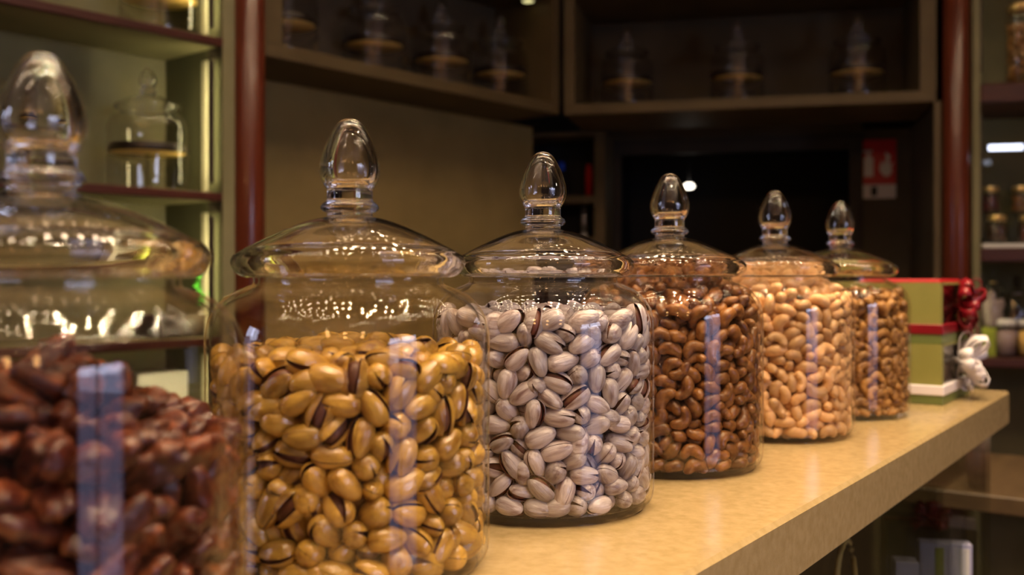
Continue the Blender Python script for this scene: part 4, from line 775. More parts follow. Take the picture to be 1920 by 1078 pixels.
295,-180,216,-237,126,-153,4,283,-193,517,81,80,-49,4,135,-251,695,156,72,105,2,-65,-296,584,-24,29,79,2,182,-258,665,-48,48,207,2,269,-199,654,43,-82,-115,4,-176,-319,451,-86,104,16,3,238,-224,677,241,-176,87,2,98,-256,626,124,245,-52,3,294,-164,352,170,209,23,4,
-13,-294,91,194,147,16,4,306,-153,441,-103,-125,-95,3,150,-262,175,160,197,42,4,293,-165,260,38,-152,-239,4,-80,-260,279,43,-99,-199,0,176,-270,403,-292,26,-47,1,-10,-291,157,-156,227,-16,1,2,-238,680,-2,-22,-219,1,-203,48,744,244,-61,166,4,-123,-79,750,123,-143,-156,0,
-110,-200,735,162,70,68,0,353,-53,585,0,178,-4,3,318,-115,284,178,-86,50,2,-198,-130,723,32,-293,-70,4,-119,-267,416,257,12,-64,3,-23,-275,378,201,-153,17,3,76,-210,685,61,171,113,1,298,-123,602,148,66,22,0,295,-165,118,131,-59,-60,0,-175,-285,93,-256,-84,117,4,
314,-126,43,-229,87,-103,2,-77,-103,741,129,-100,-128,3,5,-281,559,160,256,-7,3,173,-247,59,26,68,241,2,-133,33,759,81,95,66,2,76,-229,654,260,-138,63,2,41,-42,750,103,-48,-91,2,34,-169,699,-83,15,149,0,314,-105,379,75,246,89,3,184,-239,284,224,71,79,4,
28,-287,237,256,-143,-8,3,93,7,763,60,-13,-189,0,164,-260,336,204,129,105,2,-66,-281,251,270,120,14,2,97,-280,325,55,6,-187,2,-47,-276,100,149,-219,-112,4,330,-95,16,50,-32,-113,0,116,-248,415,-27,47,176,2,-162,-213,475,188,88,-57,4,-107,-251,357,114,-8,83,0,
242,-212,363,-31,250,2,2,-181,-273,168,-286,-124,21,3,-122,-138,725,-290,-30,99,0,54,-278,523,286,114,37,4,-41,24,750,81,-146,-241,2,164,-236,580,107,39,179,1,149,-248,16,239,-105,-30,0,-60,81,753,100,-102,-216,3,-76,-239,675,142,203,-37,0,-97,-270,620,22,285,-24,1,
-46,-187,695,48,-17,-96,2,316,-119,88,-15,71,302,0,-150,140,763,92,126,138,3,-4,-286,599,187,-221,-35,1,82,-301,230,19,213,37,2,193,-251,437,-32,287,116,2,-14,-224,323,-37,-9,311,0,-190,-287,18,29,60,217,2,-152,-186,694,266,-123,-19,4,-84,-254,163,231,202,19,2,
-148,-239,20,223,-185,-28,2,53,-286,272,38,90,163,3,-39,-282,200,283,-2,-20,2,127,-98,714,107,7,-50,1,261,-131,678,-52,-39,-66,3,298,-58,633,61,128,-272,2,320,-67,341,-47,-45,305,3,114,-244,266,-24,26,52,2,28,-299,150,-46,-142,-149,0,115,-168,714,20,-27,-158,1,
-66,-255,529,28,28,159,0,-33,-252,431,246,114,23,2,129,-272,212,117,-97,-219,0,32,-232,196,192,120,171,1,267,46,716,-165,-210,108,0,-61,-213,602,-136,-212,-127,2,159,-238,507,219,-2,-52,4,264,9,685,259,-128,23,2,-86,-199,573,44,41,161,2,-127,-265,131,0,47,-238,0,
-84,-174,20,48,-177,-205,4,-153,-224,591,17,35,127,2,276,-109,509,-26,16,-142,1,37,-258,402,5,-6,129,1,5,-239,269,-10,51,91,0,89,-218,212,-108,-253,-28,4,67,-272,18,57,286,83,2,207,-178,630,42,5,113,4,265,-140,549,84,-261,-138,4,-127,-120,568,154,-181,-95,2,
205,-218,525,35,-21,-66,2,318,-90,440,49,167,233,2,18,-161,309,34,-60,-114,1,-106,-258,255,-162,-77,75,1,101,-267,163,64,-21,239,1,187,-175,153,0,23,199,1,1,-230,140,-115,-227,46,0,27,-222,574,104,11,-57,0,-6,-264,504,50,11,-1,0,96,-252,479,-29,-276,-33,3,
-112,-220,320,-24,-7,-92,3,80,-238,312,129,-269,18,2,128,-164,99,48,-83,-128,2,-96,-250,95,-97,244,-40,0,-28,-205,18,34,-47,-186,2,132,-199,663,42,-27,-13,2,200,-181,591,-26,-216,195,0,276,-75,572,-138,-6,8,4,-174,-233,554,-31,21,-222,2,109,-227,556,199,-142,-10,0,
-88,-194,523,51,8,64,2,30,-165,430,75,84,127,3,141,-205,441,18,-295,-67,1,28,-270,443,46,-113,-198,3,340,-29,398,64,-9,-124,2,249,-119,419,11,-55,-278,3,91,-149,351,80,-78,-23,3,-3,-154,345,60,44,154,2,-124,-173,156,289,117,-32,3,245,-105,62,-97,-204,129,1,
-85,-254,17,143,-211,-89,1,-199,129,722,137,-105,-188,2,-116,-224,641,185,-155,29,2,-5,-147,653,12,18,175,3,-9,-245,636,71,-258,-47,1,110,-162,613,-4,-25,-103,3,-58,-65,548,-11,14,-27,4,147,-182,560,-263,159,46,1,46,-183,540,57,-17,228,3,213,-195,470,24,129,195,0,
161,-193,384,165,-182,-76,2,-75,-203,420,49,-10,202,2,63,-268,363,34,-39,-28,2,-70,-180,345,209,-91,-30,3,192,-172,315,-48,-214,-131,4,79,-187,267,63,34,15,3,-159,-209,258,70,29,304,3,27,-19,236,73,-10,-214,2,-106,-184,209,204,220,83,0,-38,-164,119,89,81,136,3,
66,-270,104,87,249,45,0,327,-58,77,55,31,-250,4,-66,-250,61,-196,-239,-16,2,179,-193,19,224,-179,-30,2,-239,-261,517,86,155,235,3,-275,-78,713,-78,-78,-247,2,-260,-214,641,269,59,-118,4,-201,-266,634,126,15,57,2,-303,-134,690,10,59,17,3,-217,-257,91,62,-31,177,3,
-311,-163,645,-174,-49,252,4,-207,-266,334,295,-22,4,2,-253,-261,370,60,212,106,4,-245,-238,579,2,53,205,3,-203,-186,660,-302,-15,84,3,-272,-200,480,-88,2,278,4,-245,-226,43,115,30,143,4,-191,-271,206,-8,43,128,3,-230,-238,151,24,0,-234,2,-239,-232,189,39,44,114,2,
-298,-197,253,-44,-158,146,3,-216,-260,296,13,-25,36,0,-288,-227,152,-85,-192,-44,1,-323,-100,652,148,-238,-67,2,-277,-200,290,293,-40,-84,2,-318,66,675,64,53,240,4,-184,-268,246,-70,-87,-248,1,-197,-218,413,277,-27,-17,2,46,156,747,54,6,-127,2,-206,-243,460,-16,-86,-299,0,
-291,-183,508,177,-123,40,3,-214,-233,241,128,-266,45,0,-318,-122,42,89,-7,238,3,-342,-124,378,151,164,156,2,-279,-191,400,166,-176,-6,2,-231,-119,685,-31,26,-210,2,-324,-131,557,71,68,212,0,336,-58,243,39,-65,-156,4,-294,-200,74,47,133,121,0,272,141,717,108,9,144,2,
-302,-146,120,233,-154,94,4,-321,-114,509,75,-60,103,2,-283,-176,339,227,34,-9,2,308,100,680,-13,-15,-150,1,-362,-35,551,120,-22,-161,3,-292,-144,439,20,1,54,3,-332,-90,154,196,-222,-94,0,-338,-64,424,172,-50,-69,2,-299,-155,181,-40,-102,-293,1,-8,257,741,65,-17,94,1,
365,9,287,151,-160,-77,3,109,185,737,177,-88,-158,1,-261,-195,19,45,20,81,3,-303,-131,302,4,-61,-303,2,-280,-156,582,169,193,-54,2,-313,-119,243,-208,8,83,2,-365,-46,218,26,155,-31,2,343,-12,195,35,-13,-121,0,-329,-97,329,-14,76,220,0,-266,41,698,220,-57,-98,4,
-219,-164,414,95,-260,-146,0,-210,-202,362,63,76,182,0,213,-142,691,-176,249,45,3,272,-71,658,87,-37,11,2,-241,165,695,54,-165,-228,3,-194,-206,534,103,-252,33,2,-337,-47,72,246,-66,-15,0,-359,-62,18,67,-57,-132,2,-324,-78,614,-8,-13,123,4,-315,-85,204,63,-284,-63,3,
335,-48,136,181,44,2,0,-365,-10,132,-100,100,-133,1,219,62,717,127,-99,-81,4,-292,-106,617,118,-28,-213,0,-213,-191,447,-2,-117,-257,0,315,-81,184,39,180,233,4,-193,-182,18,94,-178,-152,1,329,-59,431,3,244,95,1,-235,-207,312,164,104,6,0,-348,-9,312,122,-101,-204,3,
-257,-151,217,221,195,-98,1,332,-33,17,60,-9,-29,1,-212,-46,715,-122,-268,-24,4,-198,-157,570,-55,-19,-245,0,-365,-1,498,172,-18,-188,2,-152,-241,122,-24,-2,63,2,-245,101,691,255,-44,-169,2,-325,84,612,8,-240,-48,2,14,-115,683,20,-171,-163,0,342,-45,489,6,-145,-185,0,
247,-119,381,-15,-43,223,2,-333,-22,379,253,12,49,2,153,26,744,15,126,-227,2,197,-199,387,71,-97,-140,4,-324,-84,254,37,11,31,0,-143,-254,293,-22,-20,-239,0,75,-106,288,297,11,25,1,-97,213,750,-44,44,-279,1,138,-217,297,163,138,75,1,-281,-95,584,6,-33,-33,3,
329,-8,362,-253,-44,-16,2,-146,-213,345,171,22,119,1,204,-164,187,-80,-298,-24,2,-213,-157,142,61,51,63,0,-172,-227,65,48,1,23,2,-92,-164,675,-202,-58,147,0,268,-143,471,24,35,168,3,-317,-33,674,-5,-75,-79,2,198,-32,698,116,203,64,4,298,-20,631,-10,240,160,4,
-112,-114,524,49,-50,-213,1,267,10,387,69,-48,-98,4,279,-146,229,-50,300,-38,2,-172,-181,114,15,-214,-156,1,86,-235,144,-20,-294,48,2,239,-151,86,-204,56,-101,2,334,10,68,100,260,98,3,189,-193,63,231,-71,-49,3,-273,113,664,91,-203,126,4,-210,-121,576,162,119,-13,0,
223,-65,463,23,-179,-221,4,-253,-142,470,-254,-143,-56,0,4,-143,403,-12,4,151,0,-249,-134,248,72,-262,-23,3,172,-195,197,10,248,139,1,269,-102,169,-287,6,53,2,-272,-115,162,18,-12,41,2,-249,-138,51,-48,-211,-221,1,324,57,21,16,-39,-233,4,66,-166,420,230,208,-20,2,
30,-169,364,88,-78,-145,4,166,102,726,192,-222,-49,2,-156,-168,394,243,1,24,2,-87,-143,471,34,-74,-216,4,-155,-121,623,70,18,110,2,197,-113,510,67,7,-206,4,336,44,400,-196,-51,-62,1,-365,26,401,222,138,-165,2,247,-34,398,68,172,138,2,-296,-74,362,-31,94,235,2,
-361,60,304,10,-138,-102,2,-230,-103,340,-243,186,-1,2,103,-194,344,224,-65,5,2,-335,14,280,27,-113,247,0,-282,-88,284,120,25,13,2,-29,-177,276,9,-88,-194,1,-142,-186,211,-226,191,48,2,-35,-228,196,-46,-101,-258,2,89,-189,169,44,-275,11,4,117,-101,139,-33,5,-69,1,
-235,-121,105,105,56,25,2,-262,-76,74,247,79,-55,1,-102,12,712,161,-166,-52,0,185,-179,252,5,97,297,1,38,-202,52,48,-76,-204,2,154,-144,542,-228,-13,-35,0,-248,-65,419,21,-92,-266,0,-181,-161,331,128,-74,-145,2,-30,-140,318,-2,3,123,0,-221,-160,248,-75,-65,-235,0,
-212,-168,87,15,-224,-126,1,104,-234,77,84,-97,-93,0,64,290,715,-206,-184,-106,3,-47,-122,696,-17,199,61,0,73,-159,464,223,146,22,4,-41,-173,227,-14,-42,-162,3,16,-130,202,9,-7,-151,4,
)),
 'j6': (224, (
-4,-367,65,-4,252,181,4,66,-363,127,102,-91,74,3,12,-367,329,121,-36,25,3,65,-364,538,96,-134,95,2,2,-365,480,67,176,-137,3,-22,-366,417,-120,57,37,3,11,-368,273,-43,219,145,2,75,-351,381,-125,-133,-143,2,95,-354,212,127,32,5,3,210,-268,589,86,231,-91,4,
31,-369,171,-76,173,124,1,214,-299,447,-146,91,140,2,229,-288,293,-143,140,162,2,152,-337,294,-87,227,112,1,-47,-356,631,200,69,-103,1,-18,-315,693,81,-159,16,2,137,-332,462,179,49,32,3,142,-339,76,-127,-17,44,2,82,-359,34,-30,-202,-140,1,10,-319,588,233,-37,53,4,
64,-339,451,216,56,110,4,-49,-365,139,-92,-163,-132,2,118,-342,115,-70,166,252,1,192,-306,621,88,-161,-237,2,199,-304,191,-139,-89,15,2,284,-232,528,-164,134,178,4,-21,-341,216,-141,-183,131,2,144,-311,361,-242,70,-112,2,86,-338,309,62,-60,-258,2,186,-307,528,-183,-32,91,2,
153,-312,267,-236,-96,-76,4,137,-318,399,236,-84,78,3,109,-329,517,-49,35,264,3,233,-258,59,1,-60,-244,4,14,-337,15,35,57,197,3,-47,-357,264,142,-138,117,2,246,-275,134,71,118,-5,1,100,-287,678,150,-82,-113,1,230,-289,533,98,84,24,0,178,-296,221,251,108,79,3,
193,-300,341,189,-121,97,1,123,-315,173,181,216,87,2,195,-287,119,99,56,-80,3,140,-278,589,26,-65,-224,3,203,-192,691,237,-148,-59,3,53,-296,566,-216,177,-76,4,284,-219,392,-171,28,203,2,79,-287,654,159,-186,-29,2,80,-330,595,150,143,90,2,10,-330,231,217,-6,-58,2,
-52,-365,17,28,246,190,0,43,-338,381,164,-157,-101,2,298,-216,265,127,35,95,2,165,-305,135,51,88,256,0,309,-160,618,130,181,50,4,-40,-348,347,-22,96,152,1,53,-340,259,227,152,49,1,303,-193,460,175,66,82,4,225,-258,235,-127,-6,-101,2,-4,-340,634,62,-44,-114,0,
241,-254,336,-13,-87,-47,2,289,-121,694,-80,275,-20,4,172,-256,664,73,-101,-129,1,-40,-335,533,201,177,14,3,328,-167,104,147,-201,-132,4,160,-294,17,146,-87,-81,4,143,-281,630,51,-68,-155,0,274,-216,180,25,-82,-118,1,67,-301,629,181,-220,44,0,12,-84,690,-4,-196,-237,2,
12,-324,101,-30,-87,-203,1,293,-192,34,-47,-79,-199,2,128,-265,537,51,229,134,4,115,-288,267,209,104,71,2,133,-313,14,221,-132,-42,1,-13,-317,146,217,-15,-17,3,-33,-338,501,-39,-1,-147,0,107,-290,620,74,153,64,1,191,-280,15,78,-46,-100,2,319,-73,675,74,170,-128,4,
12,-266,659,-273,-96,-74,2,234,-246,463,196,211,77,3,90,-316,415,135,-91,44,0,235,-251,378,84,-101,-84,1,322,-178,350,81,98,69,2,235,-158,681,136,-111,-27,2,46,-197,679,25,-67,2,1,-59,-364,499,44,-186,100,3,308,-166,165,96,9,-221,2,225,-252,16,30,-16,-97,2,
-50,-336,569,-43,24,164,3,350,-118,430,-167,36,168,2,283,-200,316,113,212,-11,2,151,-290,84,166,169,-20,4,259,-204,620,91,-155,-214,2,252,-241,286,-247,82,-141,2,260,-146,643,252,-78,80,4,18,-323,425,40,-85,-234,0,59,-323,173,203,-105,4,2,269,-204,139,-49,8,229,4,
76,-302,63,193,-140,-20,2,342,-132,219,163,-237,45,4,274,-205,15,257,-120,-20,0,65,-310,15,53,-88,-190,2,33,-304,520,-241,-126,56,2,270,-188,228,42,86,282,4,157,-294,399,-91,6,-71,1,277,-217,86,113,131,104,1,317,-136,63,194,201,41,4,142,-257,670,-5,2,153,1,
198,-239,638,61,-44,-194,3,208,-259,369,41,64,194,2,250,169,691,84,100,40,4,300,-172,402,45,225,7,4,122,-290,500,186,-42,-32,2,201,-239,499,-9,-45,245,3,355,-108,344,186,-77,183,0,34,-337,325,-90,-42,-18,0,331,-112,524,8,-77,-124,3,180,-257,415,241,41,-9,2,
0,-311,354,-55,-56,-188,2,-137,-215,686,172,-54,105,2,18,-144,692,148,-175,-62,0,93,-113,686,142,118,211,0,-71,-296,649,43,190,202,0,81,-305,545,144,188,56,4,302,-150,294,99,256,46,3,318,-134,491,146,233,-16,2,-24,-298,325,-99,44,-130,1,-45,-319,298,-90,58,-82,0,
350,-114,268,147,-152,-157,1,229,-198,564,-18,87,261,4,237,-208,425,-45,0,232,3,11,-278,189,243,116,56,1,15,-312,50,-53,-86,-247,1,-22,-11,678,180,-83,-54,3,-68,-177,673,164,-163,-148,4,298,-113,638,-94,181,216,0,-104,-339,617,205,-18,-36,4,262,-159,587,130,219,99,3,
161,-257,188,111,-31,-158,3,297,-129,560,80,41,-238,0,3,-261,549,161,-159,-114,4,13,-272,500,171,-242,48,4,118,-267,418,1,37,201,2,75,-309,344,175,-59,3,0,83,-284,220,-14,41,210,4,-85,-336,191,-11,-86,-271,3,97,-292,86,-74,-17,-137,2,295,40,689,216,-18,-11,2,
230,105,673,56,61,18,4,-37,-299,605,-109,-2,153,2,130,-245,509,-214,43,-51,2,-11,-320,449,-85,29,110,0,108,-307,137,3,75,90,4,213,-227,84,24,-57,-255,3,131,-155,662,-51,-94,-228,4,82,-214,658,133,217,86,0,51,-243,529,-5,-8,68,1,151,-252,245,10,-36,-141,3,
130,46,691,163,-93,-62,2,219,51,680,23,-134,-172,0,67,-237,569,94,268,28,3,215,-226,526,25,-59,-172,2,139,-255,318,-35,-22,187,0,216,-232,170,-9,66,288,3,-56,-317,100,206,-13,-43,3,1,-141,665,-14,-260,86,3,-21,-227,671,-38,-40,-65,2,173,-184,614,18,-27,-16,2,
190,-215,597,274,-110,60,1,323,-42,602,229,-52,-18,2,358,-15,601,77,150,14,2,265,-186,498,-56,56,256,2,29,-287,462,-26,59,242,3,95,-268,460,25,56,70,0,131,-276,457,253,88,27,2,147,-214,424,247,-8,-13,4,263,-175,408,-262,12,-141,4,-24,-311,391,75,-260,-88,4,
100,-237,231,209,-139,28,2,329,-111,129,8,235,-39,3,160,93,679,42,122,151,3,198,-19,685,-234,75,-72,2,-42,-252,646,99,-68,222,4,140,-224,630,50,-292,-62,2,42,-240,410,-141,-212,57,0,184,-256,320,21,-69,-37,2,349,-73,223,-34,98,162,1,245,-209,189,-11,125,128,1,
-39,-270,180,227,-198,-2,1,-21,-263,46,57,63,158,4,227,-185,47,60,-5,-305,2,-66,-318,55,67,112,275,4,97,-251,25,-46,192,209,0,315,-118,16,220,-116,-42,3,208,245,674,22,166,116,4,134,-122,670,-35,-117,-101,1,163,-57,667,121,8,192,1,190,-102,661,153,92,138,2,
199,-188,662,-35,-11,24,0,14,-264,598,243,126,-40,4,55,-228,611,19,-20,-57,3,140,-177,571,-8,-84,170,3,55,-228,479,131,198,5,3,94,-167,505,236,203,-22,4,68,-253,433,56,40,126,3,-49,-288,362,-294,-45,25,1,55,-221,340,-111,71,144,0,153,-251,342,135,182,80,0,
75,-173,325,-35,84,179,4,91,-264,319,202,-115,-99,3,44,-271,309,-238,122,2,4,14,-292,270,-6,34,197,4,187,-237,278,190,215,-31,2,136,-209,271,85,-81,-246,2,54,-253,257,40,36,142,2,43,-204,185,-279,67,-24,4,-16,-233,164,87,-64,-74,0,131,-249,154,292,7,-40,0,
66,-297,120,71,29,192,2,168,-224,33,213,-43,54,2,263,-131,16,257,-120,-20,2,332,-86,16,130,-69,-79,3,-106,-350,102,43,231,194,2,-121,-348,428,-45,171,85,4,-83,-340,376,-13,109,176,2,-120,-351,44,-119,-102,-98,1,-122,-258,657,-5,293,-1,0,-93,-339,325,-91,-46,-291,1,
-131,-333,511,200,79,-111,2,-111,-330,247,-71,-19,-268,2,-118,-348,155,24,-12,-31,2,-186,-149,682,67,-2,4,3,-165,-286,684,99,-157,-130,0,-103,74,685,96,128,199,3,-246,-80,680,101,84,2,4,-176,165,692,-67,180,157,2,-98,-311,284,-64,22,-188,3,-103,-297,542,56,56,185,2,
-188,-258,643,96,-80,-142,2,-122,-273,590,-131,271,-58,3,-143,-310,50,227,36,139,4,-135,-314,323,-171,-30,120,2,-166,110,688,53,13,58,3,-184,-301,414,211,98,-91,2,-173,-327,482,-116,48,-24,0,-187,-306,513,63,143,253,2,-71,-299,433,232,191,30,0,-146,-319,208,238,-56,196,0,
-72,13,694,135,70,104,0,-182,-304,116,-185,69,13,4,-231,191,686,52,-206,-16,1,-133,-264,623,273,82,-6,1,-179,-314,348,-49,170,169,1,153,223,685,124,242,92,4,-220,-239,664,153,-135,-18,0,-194,-314,147,-103,-231,-169,0,-86,-289,593,155,70,123,2,-168,-280,556,30,32,215,2,
-174,-291,282,110,-136,-110,4,73,293,672,179,161,77,3,-82,114,694,79,168,117,2,-177,-295,239,20,-56,-127,2,-103,-295,397,235,16,-2,1,-185,-287,192,229,77,12,2,-177,19,680,140,-207,-30,3,-81,-306,461,-74,79,270,1,-13,197,677,31,-105,-275,3,-206,-270,607,-39,14,-284,3,
-282,77,673,270,-54,-60,4,-284,2,681,-21,250,-1,1,-164,-277,59,-17,4,103,2,266,6,684,269,-63,14,3,-194,-180,670,-299,-13,26,3,-118,-264,370,259,-163,-65,1,-126,-276,257,133,88,215,1,-101,-319,15,59,-10,-33,2,291,150,672,4,207,-65,4,-85,-294,157,129,144,163,0,
-105,-283,201,-29,3,155,2,-94,-44,662,-88,-166,-169,2,341,-92,461,-23,-107,-6,4,-207,-297,15,163,-65,-56,1,-123,280,690,214,-161,41,0,-113,-144,655,231,35,34,1,343,-57,57,116,263,-3,0,-268,-162,673,22,61,153,1,-151,-211,613,-236,-143,74,4,-57,-263,566,47,-20,86,2,
369,37,529,207,-66,198,2,95,146,675,68,258,74,0,339,-11,651,209,63,54,2,29,-240,637,65,-24,56,1,244,-179,543,43,-12,-47,3,328,-74,162,64,-147,-270,4,-177,-277,158,-122,42,-46,3,-178,219,674,70,88,237,3,-203,-235,600,-10,-227,-74,4,-119,-292,481,-50,282,-105,1,
367,-4,450,-137,159,75,4,111,-268,208,-34,-45,-92,4,-146,-247,152,-136,14,-76,2,369,2,90,161,-146,-112,1,-177,288,676,-173,229,104,3,142,312,677,59,61,-269,3,62,20,669,-249,-56,-108,0,-226,44,671,159,31,124,2,-3,-186,562,201,44,-61,3,350,-47,493,-38,-111,-79,2,
-61,-289,508,23,36,146,3,-67,-283,331,-129,257,56,3,190,-211,232,-21,-31,-46,2,196,-221,121,-46,53,242,3,-118,-285,118,25,-92,-195,2,166,-144,564,143,44,-129,2,279,-133,453,-30,-40,-191,4,129,-221,470,24,0,-3,1,-130,-240,431,-127,90,242,2,337,-76,343,80,186,-128,3,
125,-236,357,-43,-60,160,0,-157,-269,327,-45,-113,-240,2,368,-21,215,125,-164,-62,2,292,-138,196,168,-177,-67,3,-29,-198,223,156,-149,173,4,350,-26,15,177,209,57,2,128,-29,674,62,69,63,4,247,-99,648,115,7,56,2,105,-165,621,189,123,16,2,-34,-238,543,-141,-137,86,4,
189,-185,479,116,2,-205,2,341,-70,403,-50,-51,-73,0,368,2,383,-198,184,-85,3,17,-254,351,65,159,232,3,-225,-290,259,146,120,-155,3,69,-259,285,-164,-222,-22,2,-191,-164,243,239,-174,-9,2,-84,-256,220,227,196,-40,3,347,-36,167,83,-68,14,0,349,6,139,179,218,56,2,
-157,-254,90,-19,-72,-279,4,-155,-266,15,10,-68,-276,1,-35,124,671,-28,-263,-162,0,-113,-198,632,65,109,246,2,110,-220,597,-145,-263,10,2,-159,239,687,113,213,189,0,-49,226,682,76,5,72,2,49,109,671,27,-283,-88,4,35,11,683,-173,217,57,3,-306,-101,671,-275,5,133,1,
-123,-95,673,-20,34,-265,2,-232,-164,644,16,16,138,0,-200,-130,634,120,222,-1,2,-129,-268,520,-223,-89,70,0,-14,-156,518,292,39,-44,3,-146,-255,488,-35,-9,86,2,-72,-220,480,128,55,91,4,77,-143,466,46,67,170,4,-74,-214,448,-51,-124,180,1,-98,-249,421,-195,125,-151,2,
-51,-180,382,36,53,135,3,-203,-262,419,-113,-5,-39,2,305,-98,365,120,210,33,2,-186,-241,370,-2,-13,-155,1,85,-265,381,-287,-69,-4,1,251,-120,361,-20,-34,-281,1,295,-122,331,38,-63,-186,0,-118,-222,342,298,-78,-51,2,239,-181,338,39,-41,-285,4,351,-17,305,105,-66,-105,4,
-235,-256,316,259,-66,2,4,-9,-212,317,236,82,26,1,-166,-201,304,51,-18,-215,4,-30,-227,278,297,55,68,0,105,-204,291,-65,218,87,3,369,-6,283,-122,153,-77,1,-133,-196,276,-9,-27,21,2,141,-109,257,56,70,266,2,288,-143,259,-258,76,-45,4,-172,-196,216,-276,-59,-21,1,
-97,-219,167,-262,70,-29,0,222,-140,139,-4,84,195,2,-41,-241,110,22,-311,10,2,65,-270,99,-38,292,-21,1,268,-127,79,172,212,-57,2,275,-77,35,-14,-75,1,1,18,258,673,229,108,15,1,-43,70,680,-41,-60,168,0,82,-55,663,22,71,179,3,-21,-160,651,1,93,256,0,
66,-131,662,75,106,192,3,169,-211,531,246,114,-17,0,-84,-221,535,6,-8,-194,0,-54,-263,380,-31,281,87,2,221,-194,287,-44,-280,-90,1,-94,-228,259,-33,68,-193,0,-6,-273,220,-40,53,220,2,-42,-276,16,24,29,176,2,-22,302,675,286,23,-39,4,-96,249,658,156,46,92,3,
206,165,669,159,104,79,0,-269,159,658,88,-91,-242,1,-135,160,658,-68,200,167,2,-237,-26,682,-55,13,63,0,-216,-100,658,195,37,33,1,79,-272,172,210,-168,38,2,28,-224,131,39,105,268,2,-33,-291,94,47,20,-33,2,
)),
}


def decode(nums):
    out = []
    for k in range(0, len(nums), 7):
        x, y, z, a, b, c, s = nums[k:k + 7]
        r = Vector((a, b, c)) / 100
        out.append(((x / 5000, y / 5000, z / 5000), Quaternion(r.normalized(), r.length), SIZES[s]))
    return out

def backfill(items, gap, most):
    """The rest of a heap: the known nuts turned about the jar's axis and moved inwards wherever there is room."""
    pts = np.array([p for p, q, s in items])
    new = []
    for inward in (0.0, 0.013, 0.026):
        for deg in (180, 90, 270, 135, 225, 40, 320, 160, 200, 15, 345, 65, 295, 110, 250):
            rot = Quaternion((0, 0, 1), math.radians(deg))
            for p, q, s in items:
                v = rot @ Vector(p)
                r = math.hypot(v.x, v.y)
                k = max(r - inward, 0.0) / max(r, 1e-6)
                c = np.array((v.x * k, v.y * k, v.z - inward * .25))
                if c[2] < 0.004: continue
                if ((pts - c) ** 2).sum(1).min() < gap * gap: continue
                pts = np.vstack((pts, c))
                new.append((tuple(c), rot @ q, s))
                if len(new) >= most: return new
    return new

def heap_mesh(name, items, protos, mats):
    """Merges many nuts into one mesh (the ones past the counted individuals)."""
    pv, pf = [], []
    for me in protos:
        co = np.empty(len(me.vertices) * 3); me.vertices.foreach_get('co', co)
        lv = np.empty(len(me.loops), int); me.loops.foreach_get('vertex_index', lv)
        lt = np.empty(len(me.polygons), int); me.polygons.foreach_get('loop_total', lt)
        mi = np.empty(len(me.polygons), int); me.polygons.foreach_get('material_index', mi)
        pv.append(co.reshape(-1, 3)); pf.append((lv, lt, mi))
    V, LV, LT, MI, o = [], [], [], [], 0
    for n, (p, q, s) in enumerate(items):
        k = n % len(protos)
        rm = np.array(q.to_matrix()) * s
        V.append(pv[k] @ rm.T + np.array(p))
        LV.append(pf[k][0] + o); LT.append(pf[k][1]); MI.append(pf[k][2]); o += len(pv[k])
    V, LV, LT, MI = (np.concatenate(x) for x in (V, LV, LT, MI))
    me = bpy.data.meshes.new(name)
    me.vertices.add(len(V)); me.vertices.foreach_set('co', V.ravel())
    me.loops.add(len(LV)); me.loops.foreach_set('vertex_index', LV.astype(np.int32))
    me.polygons.add(len(LT))
    me.polygons.foreach_set('loop_start', (np.cumsum(LT) - LT).astype(np.int32))
    me.polygons.foreach_set('material_index', MI.astype(np.int32))
    me.polygons.foreach_set('use_smooth', np.ones(len(LT), bool))
    for m in mats: me.materials.append(m)
    me.update(calc_edges=True); me.validate()
    return me

def joined(a, b):
    """One prototype of a shell with its kernel (for the merged heap)."""
    mb = MB()
    for me, dm in ((a, None), (b, 1)):
        mb.add([v.co for v in me.vertices], [tuple(p.vertices) for p in me.polygons], 0, True)
        if dm is None:
            mb.mi[-len(me.polygons):] = [p.material_index for p in me.polygons]
        else:
            mb.mi[-len(me.polygons):] = [1] * len(me.polygons)
    return mb.mesh('proto', a.materials[:])

def fill(jar, x, y, kind, protos, low, heap_mats, name, label, cat, group, heap_label):
    n, txt = HEAPS[jar]
    items = decode(txt)
    items += backfill(items, 0.0098 if kind != 'pecan' else 0.0115, 900)
    z0 = ZT + 0.0065
    for i, (p, q, s) in enumerate(items[:n]):
        pr = protos[(i * 7 + i // 5) % len(protos)]
        if kind == 'pistachio':
            o = link(name, pr[0], None, (x + p[0], y + p[1], z0 + p[2]))
            link('kernel', pr[1], o)
        else:
            o = link(name, pr, None, (x + p[0], y + p[1], z0 + p[2]))
        o.rotation_mode = 'QUATERNION'
        o.rotation_quaternion = q
        o.scale = (s, s, s)
        tag(o, label, cat, group)
    h = link(name + '_heap', heap_mesh(name + '_heap', items[n:], low, heap_mats), None, (x, y, z0))
    tag(h, heap_label, cat, group, 'stuff')

JARS = {'j1': (-.1903, .41), 'j2': (-.0933, .583), 'j3': (.0225, .738), 'j4': (.139, .893), 'j5': (.2776, 1.07), 'j6': (.3975, 1.228)}
JL = {'j1': 'large lidded glass jar of dark candied pecans nearest on the stone counter',
      'j2': 'lidded glass jar of golden pistachios between the pecan jar and the pale pistachio jar',
      'j3': 'lidded glass jar of pale pinkish grey pistachios on the stone counter',
      'j4': 'lidded glass jar filled to the neck with roasted brown cashews',
      'j5': 'lidded glass jar filled to the neck with pale cream cashews',
      'j6': 'lidded glass jar of small tan cashews, last in the row beside the green boxes'}
for k, (x, y) in JARS.items():
    glass_jar(x, y, ZT, JL[k], 'glass jars of nuts along the counter')

